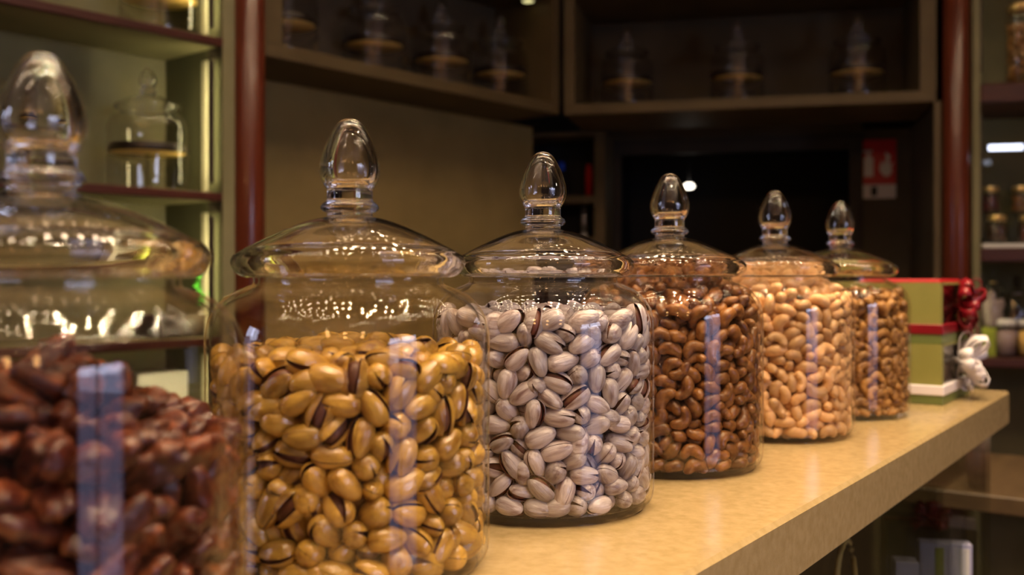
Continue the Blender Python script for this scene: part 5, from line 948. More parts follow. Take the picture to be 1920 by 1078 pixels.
OPENINGS = (0.5, 10.0, 6.0, 14.0, 3.0, 8.0, 12.0)
def pist_set(pre, shell, gap, kern, sz, fat):
    hi = [pistachio_meshes(pre, o, M[shell], M[gap], M[kern], sz=sz, fat=fat) for o in OPENINGS]
    lo = [joined(*pistachio_meshes(pre + '_low', o, M[shell + '_heap'], M[gap], M[gap], 10, 5, sz, fat)) for o in OPENINGS[:4]]
    return hi, lo
hi, lo = pist_set('golden', 'gold_shell', 'gold_gap', 'gold_kernel', 1.07, 1.06)
fill('j2', *JARS['j2'], 'pistachio', hi, lo, [M['gold_shell_heap'], M['gold_gap']], 'golden_pistachio',
     'golden roasted pistachio in its shell, heaped in the golden pistachio jar', 'pistachio', 'golden pistachios in the jar', 'mass of golden pistachios behind those against the glass')
hi, lo = pist_set('pale', 'pale_shell', 'pale_gap', 'pale_kernel', 1.0, 1.02)
fill('j3', *JARS['j3'], 'pistachio', hi, lo, [M['pale_shell_heap'], M['pale_gap']], 'pale_pistachio',
     'pale pinkish grey pistachio in its shell, heaped in the pale pistachio jar', 'pistachio', 'pale pistachios in the jar', 'mass of pale pistachios behind those against the glass')
def cash_set(key, L, th, rough):
    hi = [cashew_mesh(key, M[key], L, th, c, i, rough=rough) for i, c in enumerate((1.45, 1.65, 1.3, 1.55, 1.8, 1.2))]
    lo = [cashew_mesh(key + '_low', M[key + '_heap'], L, th, c, i, 10, 8, rough) for i, c in enumerate((1.45, 1.65, 1.3))]
    return hi, lo
for jar, key, sz, rough, name, label, group, hl in (
        ('j4', 'brown_cashew', .95, 1.3, 'roasted_cashew', 'roasted brown cashew lying in the jar of roasted cashews', 'roasted cashews in the jar', 'mass of roasted brown cashews behind those against the glass'),
        ('j5', 'cream_cashew', 1.08, .6, 'cream_cashew', 'smooth pale cream cashew lying in the jar of cream cashews', 'cream cashews in the jar', 'mass of cream cashews behind those against the glass'),
        ('j6', 'tan_cashew', .9, 1.0, 'tan_cashew', 'small tan brown cashew lying in the last jar by the green boxes', 'tan cashews in the last jar', 'mass of small tan cashews behind those against the glass')):
    hi, lo = cash_set(key, .0235 * sz * 1.08, .0104 * sz, rough)
    fill(jar, *JARS[jar], 'cashew', hi, lo, [M[key + '_heap']], name, label, 'cashew', group, hl)
hi = [pecan_mesh('candied_pecan', M['candied_pecan'], i) for i in range(6)]
lo = [pecan_mesh('candied_pecan_low', M['candied_pecan_heap'], i, 14, 12) for i in range(3)]
fill('j1', *JARS['j1'], 'pecan', hi, lo, [M['candied_pecan_heap']], 'candied_pecan',
     'dark red brown candied pecan half heaped in the nearest jar', 'pecan', 'candied pecans in the nearest jar', 'mass of dark candied pecans behind those against the glass')

# ------------------------------------------------------------------ left shelving unit (open shelves lit from the side)
def unit(name, run, label, cat='cabinet'):
    e = empty(name, run.at(0, 0, 0), run.rz)
    return tag(e, label, cat)
lu = unit('shelving_unit', A, 'open olive shelving unit with mahogany shelf edges left of the left column')
LT0, LT1, LD = -1.75, -0.078, 0.21
MB().box(LT0, LT1, LD, LD + 0.02, 0, 2.5).build('back_panel', M['olive'], lu)
MB().box(-0.104, LT1, 0.0, LD, 0, 2.5).build('side_panel', M['sidedark'], lu)
MB().box(-0.106, LT1, -0.003, 0.0, 0, 2.5).build('post', M['olive'], lu)
MB().box(LT0 - .026, LT0, 0.0, LD, 0, 2.5).build('side_panel', M['olive'], lu)
Z_UP, Z_LOW, Z_BOT = 1.673, 1.365, 1.078
for z in (2.03, Z_UP, Z_LOW, Z_BOT, 0.79):
    s = MB().box(LT0, -0.104, 0.012, LD, z - 0.014, z).build('shelf', M['olive'], lu)
    MB().box(LT0, -0.104, -0.002, 0.012, z - 0.016, z + 0.001, bev=0.002).build('nosing', M['mahogany_edge'], s)
for z0, z1 in ((Z_LOW, Z_UP - .016), (Z_BOT, Z_LOW - .016), (Z_UP, 2.014), (.79, Z_BOT - .016)):
    MB().box(-0.1085, -0.104, 0.052, 0.068, z0, z1 - .02).build('trim_strip', M['cream'], lu)
    MB().box(-0.107, -0.104, 0.0, 0.045, z1 - .02, z1).build('top_cleat', M['dark'], lu)
    # slim light bar behind the front edge of the side panel, shining into the shelf
    bar = MB().box(-0.1290, -0.1220, 0.002, 0.012, z0 + .02, z1 - .03, 0)
    bar.box(-0.1286, -0.1224, 0.012, 0.0125, z0 + .022, z1 - .032, 1)
    bar.build('light_bar', [M['dark'], M['led']], lu)

def column(run, t, label):
    c = empty('column', run.at(t, 0.0, 0), run.rz)
    tag(c, label, 'column')
    MB().lathe([(0.0, 0.12), (0.0335, 0.12), (0.0335, 2.5), (0.0, 2.5)], 40).build('shaft', M['mahogany'], c)
    MB().box(-0.045, 0.045, -0.045, 0.045, 0, 0.12, bev=0.004).build('base_block', M['mahogany'], c)
    MB().box(-0.045, 0.045, -0.045, 0.045, 2.5, 2.6, bev=0.004).build('capital', M['mahogany'], c)
column(A, -0.044, 'round polished mahogany column between the olive shelves and the tan wall')
column(B, 1.0386, 'round polished mahogany column right of the fire extinguisher sign')

# ------------------------------------------------------------------ wall under the left wall cabinet, alcove walls
structure('wall_middle', MB().box(-0.078, 1.14, 0.214, 0.235, 0, 1.6565, X=A.M), M['wallpanel'])
AL = 0.52
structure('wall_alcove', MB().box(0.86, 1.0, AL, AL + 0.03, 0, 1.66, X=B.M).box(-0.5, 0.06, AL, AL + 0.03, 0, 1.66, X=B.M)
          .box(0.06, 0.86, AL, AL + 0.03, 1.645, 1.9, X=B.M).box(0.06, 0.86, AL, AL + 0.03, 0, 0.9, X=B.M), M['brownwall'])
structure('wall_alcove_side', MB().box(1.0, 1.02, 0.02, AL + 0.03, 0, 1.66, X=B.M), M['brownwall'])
structure('trim_1', MB().box(0.985, 1.0, 0.0, 0.02, 0, 1.6565, X=B.M), M['tan'])
# dark hatch in the alcove wall: frame and unlit recess behind it
hx = MB()
hx.box(0.06, 0.10, AL - 0.012, AL + 0.02, 0.9, 1.645, 0, X=B.M); hx.box(0.82, 0.86, AL - 0.012, AL + 0.02, 0.9, 1.645, 0, X=B.M)
hx.box(0.10, 0.82, AL - 0.012, AL + 0.02, 1.60, 1.645, 0, X=B.M)
hx.box(0.06, 0.86, AL + 0.6, AL + 0.62, 0.9, 1.66, 1, X=B.M)
hx.box(0.04, 0.06, AL + 0.03, AL + 0.62, 0.9, 1.66, 1, X=B.M); hx.box(0.86, 0.88, AL + 0.03, AL + 0.62, 0.9, 1.66, 1, X=B.M)
hx.box(0.04, 0.88, AL + 0.03, AL + 0.62, 1.66, 1.68, 1, X=B.M); hx.box(0.04, 0.88, AL + 0.03, AL + 0.62, 0.88, 0.9, 1, X=B.M)
structure('window_3', hx, [M['dark'], M['black']])

# ------------------------------------------------------------------ wall cabinets with open fronts
ZB0, ZB1, ZTOP = 1.6565, 1.6865, 1.985
def wall_cabinet(run, t0, t1, depth, label, postw):
    c = unit('wall_cabinet', run, label)
    MB().box(t0, t1, 0, depth, ZB0, ZB1, bev=0.0015).build('bottom_board', M['tan'], c)
    MB().box(t0, t1, 0, depth, ZTOP, ZTOP + 0.03, bev=0.0015).build('top_board', M['tan'], c)
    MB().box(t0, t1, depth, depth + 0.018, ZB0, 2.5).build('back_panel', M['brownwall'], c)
    MB().box(t0, t0 + postw[0], 0, depth, ZB1, ZTOP).build('side_panel', M['tan'], c)
    MB().box(t1 - postw[1], t1, 0, depth, ZB1, ZTOP).build('side_panel', M['tan'], c)
    MB().box(t0, t1, 0.0, 0.02, ZTOP + 0.03, 2.5).build('fascia', M['dark'], c)
    return c
wall_cabinet(A, -0.004, 0.995, 0.214, 'tan wall cabinet with open front on the wall right of the left column', (0.045, 0.03))
wall_cabinet(B, 0.004, 0.99, 0.32, 'tan wall cabinet with open front above the dark alcove', (0.03, 0.04))

# ------------------------------------------------------------------ jars with gold discs on the shelves
DISC = MB().lathe([(0.0, -0.0015), (0.0745, -0.0015), (0.0745, 0.0)], 56, 0).lathe([(0.0745, -0.001), (0.0768, 0.0), (0.0772, 0.003), (0.0768, 0.014), (0.073, 0.016), (0.0, 0.016)], 56, 1).mesh('disc', [M['gold'], M['rimdark']])
STEM = MB().lathe([(0.0, 0.0), (0.03, 0.0), (0.03, 0.0015), (0.006, 0.003), (0.006, 0.0735), (0.0, 0.0735)], 20).mesh('stem', M['pane'])
def shelf_jar(run, t, d, z, jar_label, disc_label, group, s=1.0):
    p = run.at(t, d, z)
    glass_jar(p.x, p.y, z, jar_label, group, s)
    e = empty('display_disc', (p.x, p.y, z + 0.006 * s))
    e.scale = (s * .99, s * .99, s)
    tag(e, disc_label, 'display disc', 'gold discs inside the shelf jars')
    link('disc', DISC, e, (0, 0, 0.0755))
    link('stem', STEM, e)
def t_for(run, px, d):
    """Where along a run, d behind its front line, the camera's column px meets it."""
    k = (px - 960) / FPX
    ox, oy = run.at(0, d).x, run.at(0, d).y
    return (k * oy - ox) / (run.u[0] - k * run.u[1])
G = 'empty glass jars on the cabinet shelves'
shelf_jar(A, t_for(A, 277, .10), .10, Z_LOW, 'empty lidded glass jar on the lit olive shelf, whole in view', 'dark rimmed gold disc inside the jar on the lit olive shelf', G, .97)
shelf_jar(A, t_for(A, -48, .10), .10, Z_LOW, 'empty glass jar cut by the left frame edge beside the pecan jar knob', 'dark rimmed gold disc cut by the left frame edge', G, .97)
shelf_jar(A, t_for(A, 300, .10), .10, Z_UP, 'empty glass jar on the olive shelf above the lit jar', 'gold disc in the jar on the olive shelf above', G, .97)
for px, w in ((532, 'beside the left post'), (702, 'second from the left post'), (828, 'second from the corner'), (938, 'beside the corner')):
    shelf_jar(A, t_for(A, px, .115), .115, ZB1, 'empty glass jar in the left wall cabinet, ' + w, 'dark rimmed gold disc in the left wall cabinet jar ' + w, G, .95)
for px, w in ((1176, 'nearest the corner'), (1382, 'in the middle'), (1607, 'beside the right post')):
    shelf_jar(B, t_for(B, px, .13), .13, ZB1, 'empty glass jar in the wall cabinet above the alcove, ' + w, 'dark rimmed gold disc in the alcove cabinet jar ' + w, G, .95)
# small puck light in the corner of the left wall cabinet
p = A.at(0.93, 0.06, ZTOP - 0.012)
e = tag(empty('puck_light', p), 'small round yellowish light under the cabinet top at the corner', 'lamp')
MB().lathe([(0.0, 0.012), (0.020, 0.012), (0.020, 0.0), (0.016, 0.0)], 20).build('housing', M['steel'], e)
MB().lathe([(0.0, 0.002), (0.016, 0.0)], 20).build('lens', emit('puck', (1.0, 0.9, 0.4), 1.2), e)

# ------------------------------------------------------------------ things on the left shelves
def at(run, px, d): return t_for(run, px, d)
p = A.at(at(A, 392, .07), .07, Z_BOT)
pot = tag(empty('potted_plant', (p.x, p.y, Z_BOT)), 'small bright green plant in a white pot on the shelf beside the left column', 'plant')
MB().lathe([(0.0, 0.0), (0.016, 0.0), (0.021, 0.05), (0.019, 0.05), (0.017, 0.044), (0.0, 0.044)], 24).build('pot', M['white'], pot)
lm = MB()
rl = random.Random(3)
for i in range(46):
    a = rl.uniform(0, 6.28); h = rl.uniform(0.055, 0.125); r = rl.uniform(0.0, 0.020)
    c0 = Vector((math.cos(a) * r * .3, math.sin(a) * r * .3, 0.045))
    c1 = Vector((math.cos(a) * r, math.sin(a) * r, h))
    lm.tube([c0, (c0 + c1) / 2 + Vector((0, 0, .004)), c1], 0.0007, 5)
    t = (c1 - c0).normalized() + Vector((math.cos(a), math.sin(a), -.1)); t.normalize()
    lm.ribbon([c1, c1 + t * .006, c1 + t * .013 + Vector((0, 0, -.002))], t.orthogonal(), 0.010, 0.0006)
lm.build('foliage', M['leaf'], pot)
def carton(name, run, px, d, z, w, dep, h, m, label, cat, lidm=None, panel=None):
    t = at(run, px, d)
    p = run.at(t, d, z)
    e = tag(empty(name, (p.x, p.y, z), run.rz), label, cat)
    MB().box(-w / 2, w / 2, -dep / 2, dep / 2, 0, h, bev=0.0015).build('body', m, e)
    if lidm:
        MB().box(-w / 2 - .001, w / 2 + .001, -dep / 2 - .001, dep / 2 + .001, h * .78, h + .001, bev=0.001).build('lid', lidm, e)
    if panel:
        MB().box(-w * .32, w * .32, -dep / 2 - .0015, -dep / 2 + .001, h * .12, h * .6).build('front_panel', panel, e)
    return e
carton('gift_box', A, 318, .10, Z_BOT, .10, .10, .045, M['rimdark'], 'low black box on the shelf beside the green plant', 'box', M['dark'])
carton('gift_box', A, 298, .15, .79, .125, .05, .215, M['white'], 'tall cream box with dark panel on the lowest left shelf', 'box', None, M['dark'])
t = at(A, 366, .07); p = A.at(t, .07, .79)
e = tag(empty('storage_tin', (p.x, p.y, .79)), 'yellow green tin on the lowest left shelf beside the cream box', 'tin')
MB().lathe([(0, 0), (.030, 0), (.031, .002), (.031, .135), (.0, .135)], 32).build('body', M['lime'], e)
MB().lathe([(.0325, .120), (.0325, .146), (.031, .148), (0, .148)], 32).build('lid', M['lime'], e)

# ------------------------------------------------------------------ small shelf rack in the alcove
rk = unit('shelf_rack', B, 'narrow tan open rack in the dark alcove by the wall')
MB().box(0.045, 0.078, 0.30, 0.50, 0, 1.652).build('upright', M['tan'], rk)
MB().box(-0.25, -0.225, 0.30, 0.50, 0, 1.652).build('upright', M['tan'], rk)
MB().box(-0.225, 0.045, 0.30, 0.50, 1.64, 1.652).build('top_board', M['tan'], rk)
MB().box(-0.225, 0.045, 0.49, 0.50, 0, 1.64).build('back_panel', M['black'], rk)
for z in (1.452, 1.322, 1.10):
    MB().box(-0.225, 0.045, 0.30, 0.49, z - 0.022, z).build('shelf', M['tan'], rk)
p = B.at(at(B, 1104, .36), .36, 1.452)
e = tag(empty('red_bottle', p), 'slim red tube standing on the alcove rack shelf', 'bottle')
MB().lathe([(0, 0), (.0105, 0), (.0105, .085), (.008, .092), (0, .092)], 20).build('body', M['redpl'], e)
MB().lathe([(0, .092), (.0075, .092), (.0075, .103), (0, .104)], 20).build('cap', M['redpl'], e)
p = B.at(at(B, 1052, .36), .36, 1.452)
e = tag(empty('blue_bottle', p), 'blue capped bottle on the alcove rack behind the pale pistachio jar knob', 'bottle')
MB().lathe([(0, 0), (.016, 0), (.016, .07), (.010, .085), (0, .085)], 20).build('body', M['black'], e)
MB().lathe([(0, .085), (.011, .085), (.011, .112), (0, .113)], 20).build('cap', M['blue'], e)
p = B.at(at(B, 1095, .36), .36, 1.322)
e = tag(empty('silver_tube', p), 'slim pale silver tube below the red bottle on the alcove rack', 'tube')
MB().lathe([(0, .01), (.009, .01), (.009, .098), (0, .10)], 20).build('body', M['steel'], e)
MB().lathe([(0, 0), (.011, 0), (.011, .012), (0, .012)], 20).build('cap', M['white'], e)
# lamp glowing inside the dark hatch
kx, kz = (1292 - 960) / FPX, CAMZ + (HOR - 350) / FPX * 3.45
e = tag(empty('hatch_lamp', (kx * 3.45, 3.45, kz)), 'small white lamp glowing inside the dark hatch', 'lamp')
MB().lathe([(0, .012), (.012, .010), (.018, 0), (.012, -.006), (0, -.008)], 20).build('bulb', emit('hatch bulb', (1.0, 0.9, 0.75), 6.0), e)
MB().tube([(0, 0, .010), (0, 0, 1.66 - kz)], .003, 8).build('cord', M['black'], e)

# ------------------------------------------------------------------ fire extinguisher sign
SD = AL - 0.004
ts0, ts1 = t_for(B, 1600, SD), t_for(B, 1680, SD)
zc = lambda py, Z: CAMZ + (HOR - py) / FPX * Z
Zs = B.at((ts0 + ts1) / 2, SD).y
z0, z1, zm = zc(372, Zs), zc(262, Zs), zc(346, Zs)
sw, cx = ts1 - ts0, (ts0 + ts1) / 2
sg = tag(empty('fire_extinguisher_sign', B.at(cx, SD, z0), B.rz), 'red and white fire extinguisher sign on the wall by the right column', 'sign')
hh = z1 - z0; hm = zm - z0
MB().box(-sw / 2, sw / 2, 0, 0.0035, hm, hh).build('red_panel', M['redsign'], sg)
MB().box(-sw / 2, sw / 2, 0, 0.0035, 0, hm).build('white_panel', M['whitesign'], sg)
g = MB()
def flat(pts, y=-0.0012, m=g):
    n = len(pts)
    vs = [(x, y, z) for x, z in pts] + [(x, 0.0005, z) for x, z in pts]
    m.add(vs, [tuple(range(n)), tuple(range(2 * n - 1, n - 1, -1))] + [(i, n + i, n + (i + 1) % n, (i + 1) % n) for i in range(n)])
S = sw
fx = -0.14 * S
flat([(fx - .11 * S, hm + .20 * S), (fx + .11 * S, hm + .20 * S), (fx + .11 * S, hm + .64 * S), (fx + .05 * S, hm + .72 * S), (fx - .05 * S, hm + .72 * S), (fx - .11 * S, hm + .64 * S)])
flat([(fx - .03 * S, hm + .72 * S), (fx + .03 * S, hm + .72 * S), (fx + .03 * S, hm + .80 * S), (fx - .03 * S, hm + .80 * S)])
flat([(fx - .13 * S, hm + .80 * S), (fx + .09 * S, hm + .80 * S), (fx + .09 * S, hm + .85 * S), (fx - .13 * S, hm + .85 * S)])
flat([(fx - .21 * S, hm + .66 * S), (fx - .17 * S, hm + .66 * S), (fx - .11 * S, hm + .82 * S), (fx - .14 * S, hm + .84 * S)])
fx = 0.27 * S
flat([(fx - .04 * S, hm + .20 * S), (fx + .06 * S, hm + .20 * S), (fx + .14 * S, hm + .30 * S), (fx + .12 * S, hm + .42 * S), (fx + .17 * S, hm + .56 * S), (fx + .06 * S, hm + .48 * S),
      (fx + .10 * S, hm + .70 * S), (fx - .02 * S, hm + .80 * S), (fx + .0 * S, hm + .60 * S), (fx - .09 * S, hm + .48 * S), (fx - .10 * S, hm + .62 * S), (fx - .16 * S, hm + .40 * S), (fx - .12 * S, hm + .28 * S)])
g.build('pictogram', M['whitesign'], sg)
k = MB()
flat([(-.08 * S, .06 * S), (.06 * S, .06 * S), (.06 * S, hm - .05 * S), (-.08 * S, hm - .05 * S)], m=k)
k.build('black_mark', M['black'], sg)

# ------------------------------------------------------------------ gift boxes on the counter
def ribbon_bow(name, m, parent, loc, r, seed, fwd, n=15, w=0.013):
    """A full bow: loops fanned round a knot, with two tails; fwd is the way it faces."""
    rb = MB(); rn = random.Random(seed)
    f = Vector(fwd).normalized(); up = Vector((0, 0, 1)); sd = f.cross(up).normalized()
    for i in range(n):
        a = 2 * math.pi * i / n + rn.uniform(-.2, .2)
        rad = (sd * math.cos(a) + up * math.sin(a) + f * rn.uniform(.1, 1.3)).normalized()
        across = rad.cross(f).normalized(); thick = across.cross(rad).normalized()
        rr = r * rn.uniform(.8, 1.05)
        pts = []
        for q in range(13):
            th = 2 * math.pi * q / 12
            pts.append(rad * (rr * .5 * (1 - math.cos(th))) + thick * (rr * .26 * math.sin(th) * (0.4 + 0.6 * (1 - math.cos(th)) / 2)))
        rb.ribbon(pts, across, w)
    for s in (-1, 1):
        d = (sd * s * .5 - up * .9 + f * .15).normalized()
        rb.ribbon([Vector((0, 0, 0)), d * r * .4 + f * .006, d * r * .75 + f * .003, d * r * 1.0 + f * .006], d.cross(f), w)
    rb.lathe([(0, -.006), (.006, -.004), (.007, 0), (.006, .004), (0, .006)], 12)
    return rb.build(name, m, parent, loc)

def gift_box(t0, d0, z, w, dep, h, rib, content, label, seed, bow_at, bow_r, band_z):
    """Box whose clear-fronted face looks at the shopper's side of the counter; t along the counter, d back."""
    e = tag(empty('gift_box', K.at(t0, d0, z), K.rz), label, 'gift box', 'green gift boxes stacked on the counter')
    th = 0.003
    b = MB()
    lip = h * 0.17
    b.box(0, th, 0, w, lip, h); b.box(dep - th, dep, 0, w, lip, h)
    b.box(th, dep - th, w - th, w, lip, h); b.box(th, dep - th, 0, w - th, h - th, h); b.box(th, dep - th, 0, w - th, lip, lip + th)
    b.box(th, 0.012, 0, th, lip, h); b.box(dep - 0.012, dep - th, 0, th, lip, h)
    b.build('body', M['greenbox'], e)
    MB().box(-0.002, dep + 0.002, -0.002, w + 0.002, 0, lip - .0005, bev=0.001).build('base_tray', M['boxlip'], e)
    bb = MB().box(-0.0035, dep + 0.0035, -0.0035, w + 0.0035, band_z, band_z + h * .16, bev=0.0008)
    bb.build('ribbon_band', rib, e)
    MB().box(0.012, dep - 0.012, 0.001, 0.002, lip + th, h - th).build('window', M['pane'], e)
    cm = MB(); rn = random.Random(seed)
    for i in range(60):
        x, zz = rn.uniform(.016, dep - .016), rn.uniform(lip + th + .007, h - th - .008)
        r = rn.uniform(.006, .009)
        cm.lathe([(0, -r), (r * .7, -r * .7), (r, 0), (r * .7, r * .7), (0, r)], 8, 0, True, Matrix.Translation((x, rn.uniform(.011, .022), zz)))
    cm.box(th, dep - th, .024, .03, lip + th, h - th)
    tag(cm.build('contents', content, e), kind='stuff')
    ribbon_bow('bow', rib, e, bow_at, bow_r, seed, (0.25, -1, 0.15))
    return e
# near lower corner of the stack at the picture's (1765, 760)
pc = Vector((0.549, 1.295)); rel = pc - Vector(K.o)
tb, db = rel.dot(Vector(K.u)), rel.dot(Vector(K.b))
gift_box(tb, db, ZT, .15, .17, .0775, M['whiterib'], M['cocoa'], 'olive green gift box with white ribbon and white bow, bottom of the stack', 4, (.095, -.005, .052), .047, .0125)
gift_box(tb + .006, db + .002, ZT + .0777, .15, .165, .079, M['redrib'], M['berry'], 'olive green gift box with red ribbon and red bow, on top of the stack', 9, (.105, -.005, .046), .044, .0125)
p = K.at(tb + .05, db + .05, ZT + .0777 + .079)
e = tag(empty('red_card', p, K.rz), 'flat red folded card lying on top of the upper green box', 'card')
MB().box(-.03, .10, -.045, .06, 0, .002, bev=.0006).box(-.028, .098, -.043, .058, .0025, .0045, bev=.0006).build('sheet', M['redsign'], e)

# ------------------------------------------------------------------ right cabinet with sweets
rc = unit('display_cabinet', B, 'olive shop cabinet with dark mahogany shelves right of the right column')
RT0, RT1, RD = 1.078, 1.95, 0.30
MB().box(RT0, RT1, RD, RD + .02, 0, 2.5).build('back_panel', M['olive'], rc)
MB().box(RT0, RT0 + .018, 0, RD, 0, 2.5).build('side_panel', M['olive'], rc)
MB().box(RT1, RT1 + .018, 0, RD, 0, 2.5).build('side_panel', M['olive'], rc)
R1, R2, R3 = 1.697, 1.2725, 0.990
for z, th in ((R1, .05), (R2, .035), (R3, .025), (.62, .025), (2.15, .04)):
    MB().box(RT0 + .018, RT1, -0.004, RD, z - th, z, bev=.003).build('shelf', M['mahogany_edge'], rc)
for z0, z1 in ((R2, R1 - .05), (R3, R2 - .035), (R1, 2.11)):
    bar = MB().box(RT0 + .018, RT0 + .024, .003, .010, z0 + .03, z1 - .03, 0)
    bar.box(RT0 + .0185, RT0 + .0235, .010, .0105, z0 + .032, z1 - .032, 1)
    bar.build('light_bar', [M['dark'], M['led_dim']], rc)
# tall jar of nuts on the top shelf
p = B.at(t_for(B, 1915, .08), .08, R1)
e = tag(empty('nut_jar', p), 'tall gold glass jar of nuts on the top right shelf', 'jar')
MB().lathe([(0, 0), (.036, 0), (.038, .004), (.038, .19), (.034, .198), (.033, .198), (.0365, .188), (.0365, .006), (0, .005)], 36).build('jar_body', M['glass'], e)
nb = MB(); rn = random.Random(5)
for i in range(340):
    a, rr, z = rn.uniform(0, 6.28), .0365 * math.sqrt(rn.uniform(.45, .72)), rn.uniform(.012, .165)
    nb.lathe([(0, -.0055), (.0045, -.003), (.005, .001), (.003, .0045), (0, .006)], 7, 0, True, Matrix.Translation((math.cos(a) * rr, math.sin(a) * rr, z)) @ Matrix.Rotation(rn.uniform(0, 3), 4, 'X'))
tag(nb.build('nuts', M['tan_cashew_heap'], e), kind='stuff')
MB().lathe([(0, .199), (.0345, .199), (.0345, .215), (.032, .218), (0, .218)], 36).build('lid', M['goldlid'], e)
# clear two-tier rack with small gold-lidded jars
xr = t_for(B, 1836, .06)
e = tag(empty('tiered_rack', B.at(xr, 0.02, R2), B.rz), 'clear two tier rack of small jars on the middle right shelf', 'rack')
MB().box(0, .42, .0, .20, .002, .012).build('base', M['white'], e)
MB().box(0, .42, .08, .20, .086, .094).build('tier', M['pane'], e)
MB().box(0, .42, .195, .20, .012, .27).build('back_sheet', M['pane'], e)
MB().box(0, .004, 0, .195, .012, .27).build('side_sheet', M['pane'], e)
MB().box(.416, .42, 0, .195, .012, .27).build('side_sheet', M['pane'], e)
MB().box(.018, .10, .012, .02, .256, .270).build('reflection_glow', emit('rack reflection', (.75, .8, 1.0), 3.0), e)  # glowing strip added to stand in for a light's reflection in the rack's glass
SJ = MB().lathe([(0, 0), (.024, 0), (.026, .003), (.026, .052), (.022, .06), (.021, .06), (.0245, .05), (.0245, .004), (0, .003)], 28).mesh('jar_body', M['glass'])
SL = MB().lathe([(0, .0605), (.0235, .0605), (.0235, .074), (.022, .0755), (0, .0755)], 28).mesh('lid', M['goldlid'])
rn = random.Random(8)
cont = []
for key in ('cocoa', 'berry', 'brown_cashew_heap'):
    c = MB()
    for i in range(110):
        a, rr, z = rn.uniform(0, 6.28), .019 * math.sqrt(rn.uniform(.3, 1)), rn.uniform(.009, .048)
        c.lathe([(0, -.005), (.0045, -.0025), (.0048, .001), (0, .005)], 7, 0, True, Matrix.Translation((math.cos(a) * rr, math.sin(a) * rr, z)))
    cont.append(c.mesh('contents', M[key]))
for row, (d, z) in enumerate(((.05, R2 + .0125), (.13, R2 + .0945))):
    for i in range(5):
        q = B.at(xr + .045 + i * .078, d + .02, z)
        j = tag(empty('sweet_jar', q), ('small gold lidded jar on the %s of the clear rack, %s from the column' %
                ('lower row' if row == 0 else 'upper row', ('first', 'second', 'third', 'fourth', 'fifth')[i])), 'jar', 'small gold lidded jars on the clear rack')
        link('jar_body', SJ, j); link('lid', SL, j)
        tag(link('contents', cont[(i + row) % 3], j), kind='stuff')
# wrapped packs and white-lidded jars on the lower right shelf
def sweet_bag(px, d, z, w, h, inner, label, seed, top=None):
    q = B.at(t_for(B, px, d), d, z)
    e = tag(empty('sweet_bag', q, B.rz + .2), label, 'bag')
    n = 20; rn = random.Random(seed); off = Vector((seed * 3.1, 0, 0))
    def shell(k, amp):
        vs, fs, zz = [], [], 14
        for i in range(zz + 1):
            u = i / zz
            rw = w / 2 * k * (0.9 + .25 * math.sin(math.pi * min(u * 1.2, 1))) if u < .72 else w / 2 * k * (1.0 - .75 * math.sin((u - .72) / .28 * math.pi * .62))
            for a in range(n):
                th = 2 * math.pi * a / n
                p = Vector((math.cos(th) * rw, math.sin(th) * rw * .6, u * h * k))
                vs.append(p * (1 + amp * noise.noise(p * 60 + off)))
        for i in range(zz):
            for a in range(n):
                a2 = (a + 1) % n
                fs.append((i * n + a, i * n + a2, i * n + n + a2, i * n + n + a))
        fs += [tuple(range(n - 1, -1, -1)), tuple(range(zz * n, zz * n + n))]
        return vs, fs
    MB().add(*shell(1, .25), 0, True).build('cellophane', M['pane'], e)
    MB().add(*[x if i else [Vector((p.x, p.y, p.z * .72 + .003)) for p in x] for i, x in enumerate(shell(.86, .3))], 0, True).build('sweets', inner, e)
    MB().lathe([(w * .17, h * .80), (w * .19, h * .815), (w * .17, h * .83)], 16, closed=True).build('tie', M['goldlid'] if top is None else top, e)
sweet_bag(1862, .05, R3 + .0755, .055, .145, M['pinkgrey'], 'tall cellophane bag of pinkish sweets standing behind the red bow', 1)
carton('sweet_carton', B, 1846, .06, R3, .045, .05, .075, M['lime'], 'lime green carton under the cellophane bag behind the bows', 'carton', M['lime'])
def white_jar(px, d, label, m):
    q = B.at(t_for(B, px, d), d, R3)
    j = tag(empty('white_lidded_jar', q), label, 'jar')
    MB().lathe([(0, 0), (.024, 0), (.026, .003), (.026, .07), (.021, .08), (.020, .08), (.0245, .068), (.0245, .004), (0, .003)], 28).build('jar_body', M['glass'], j)
    MB().lathe([(0, .0805), (.024, .0805), (.024, .097), (0, .0985)], 28).build('lid', M['white'], j)
    MB().lathe([(0, .006), (.0235, .006), (.0235, .066), (.012, .07), (0, .069)], 20).build('contents', m, j)
white_jar(1886, .045, 'white lidded jar of pinkish sweets on the lower right shelf', M['pinkgrey'])
white_jar(1928, .045, 'white lidded jar of amber sweets cut by the right frame edge', M['gold'])
sweet_bag(1908, .15, R3, .075, .20, M['cocoa'], 'cellophane bag of dark sweets behind the white lidded jars', 2, M['whiterib'])

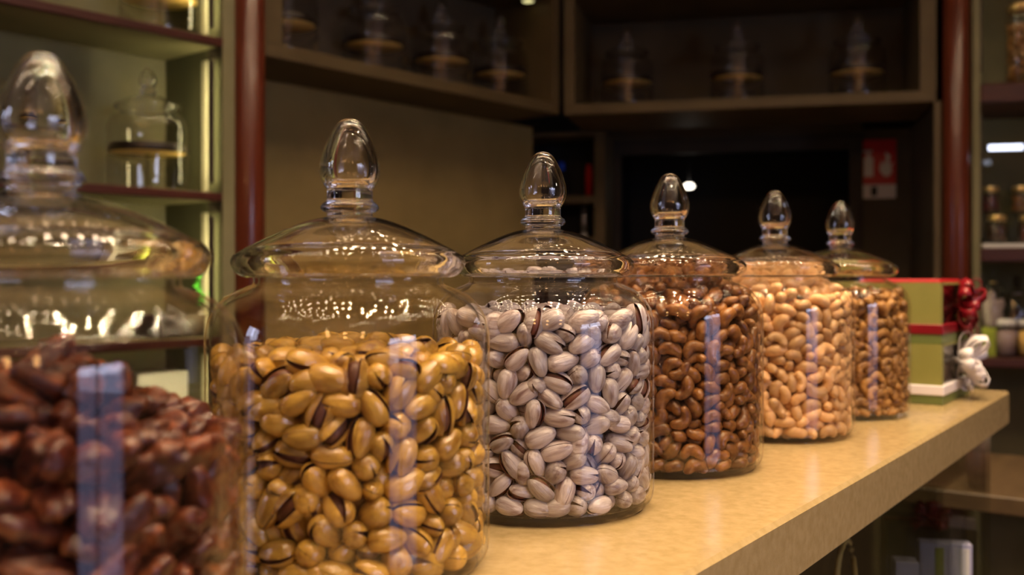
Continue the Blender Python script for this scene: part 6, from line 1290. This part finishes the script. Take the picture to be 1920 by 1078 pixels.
# ------------------------------------------------------------------ things in the display case under the worktop
def case_pt(px, d):
    return t_for(K, px, d), d
def case_box(name, px, d, z, w, dep, h, m, label, cat, rz=0.0, extra=None):
    t, d = case_pt(px, d)
    e = tag(empty(name, K.at(t, d, z), rz), label, cat)
    MB().box(-w / 2, w / 2, -dep / 2, dep / 2, 0, h, bev=.001).build('body', m, e)
    if extra: extra(e, w, dep, h)
    return e
def bow_on(m, r, seed):
    return lambda e, w, dep, h: (MB().box(-w / 2 - .001, w / 2 + .001, -.006, .006, 0.001, h + .001).build('ribbon_band', m, e),
                                 ribbon_bow('bow', m, e, (0, -.035, h + .010), r, seed, (0, -.6, .8), 9, .012))
case_box('gift_hamper', 1738, .105, ZS1, .12, .09, .122, M['rimdark'], 'dark gift hamper with a red bow inside the display case', 'gift box', -.25, bow_on(M['redrib'], .030, 21))
def stripes(e, w, dep, h):
    g = MB()
    for i, c in enumerate((0, 1, 0, 2)):
        g.box(-w / 2 + .004 + i * w / 4.2, -w / 2 + .004 + (i + .7) * w / 4.2, -dep / 2 - .001, -dep / 2 + .0005, .008, h - .006, c)
    g.build('printed_front', [M['lav'], M['lime'], M['white']], e)
case_box('gift_carton', 1770, .05, ZS1, .065, .022, .132, M['lav'], 'small pale printed carton standing in front in the display case', 'carton', -.2, stripes)
case_box('gift_carton', 1697, .055, ZS1, .026, .026, .150, M['lav'], 'plain lavender carton beside the printed carton in the display case', 'carton', -.2)
case_box('gift_carton', 1803, .055, ZS1, .035, .02, .135, M['pinkgrey'], 'pinkish grey carton behind the printed carton in the display case', 'carton', -.4)
t, d = case_pt(1585, .075)
e = tag(empty('wicker_basket', K.at(t, d, ZS1), K.rz), 'dark basket with gold hoop handle inside the display case', 'basket')
MB().lathe([(0, 0), (.036, 0), (.040, .125), (.037, .125), (.033, .004), (0, .004)], 28).build('bowl', M['cocoa'], e)
MB().tube([(-.0385 * math.cos(a), 0, .12 + .085 * math.sin(a)) for a in [math.pi * i / 16 for i in range(17)]], .0032, 8).build('handle', M['gold'], e)
# brown crate stacked beyond the end of the counter
p = K.at(T1 + .36, .06, 0)
e = tag(empty('side_stand', p, K.rz), 'brown wooden stand beyond the end of the counter', 'stand')
MB().box(-.1, .35, -.16, .2, .80, .83, bev=.002).build('shelf', M['walnut'], e)
MB().box(-.1, .35, -.16, .2, .50, .53, bev=.002).build('shelf', M['walnut'], e)
for sx in (-.09, .32):
    for sy in (-.15, .17):
        MB().box(sx, sx + .02, sy, sy + .02, 0, .80).build('leg', M['dark'], e)
for i, (dx, dy, s) in enumerate(((-.04, -.09, 1.0), (.06, -.10, .85), (.16, -.09, 1.1))):
    q = p + Matrix.Rotation(K.rz, 3, 'Z') @ Vector((dx, dy, .83))
    e = tag(empty('wrapped_hamper', q, K.rz), 'brown wrapped hamper on the stand beyond the counter, %s from the counter' % ('first', 'second', 'third')[i], 'hamper', 'wrapped hampers on the side stand')
    MB().lathe([(0, 0), (.038 * s, 0), (.046 * s, .04), (.040 * s, .09 * s), (.012, .11 * s), (0, .112 * s)], 24).build('body', M['cocoa'], e)
    MB().lathe([(.011, .106 * s), (.020, .112 * s), (.030, .135 * s), (.028, .136 * s), (.012, .114 * s)], 16).build('wrap', M['pane'], e)
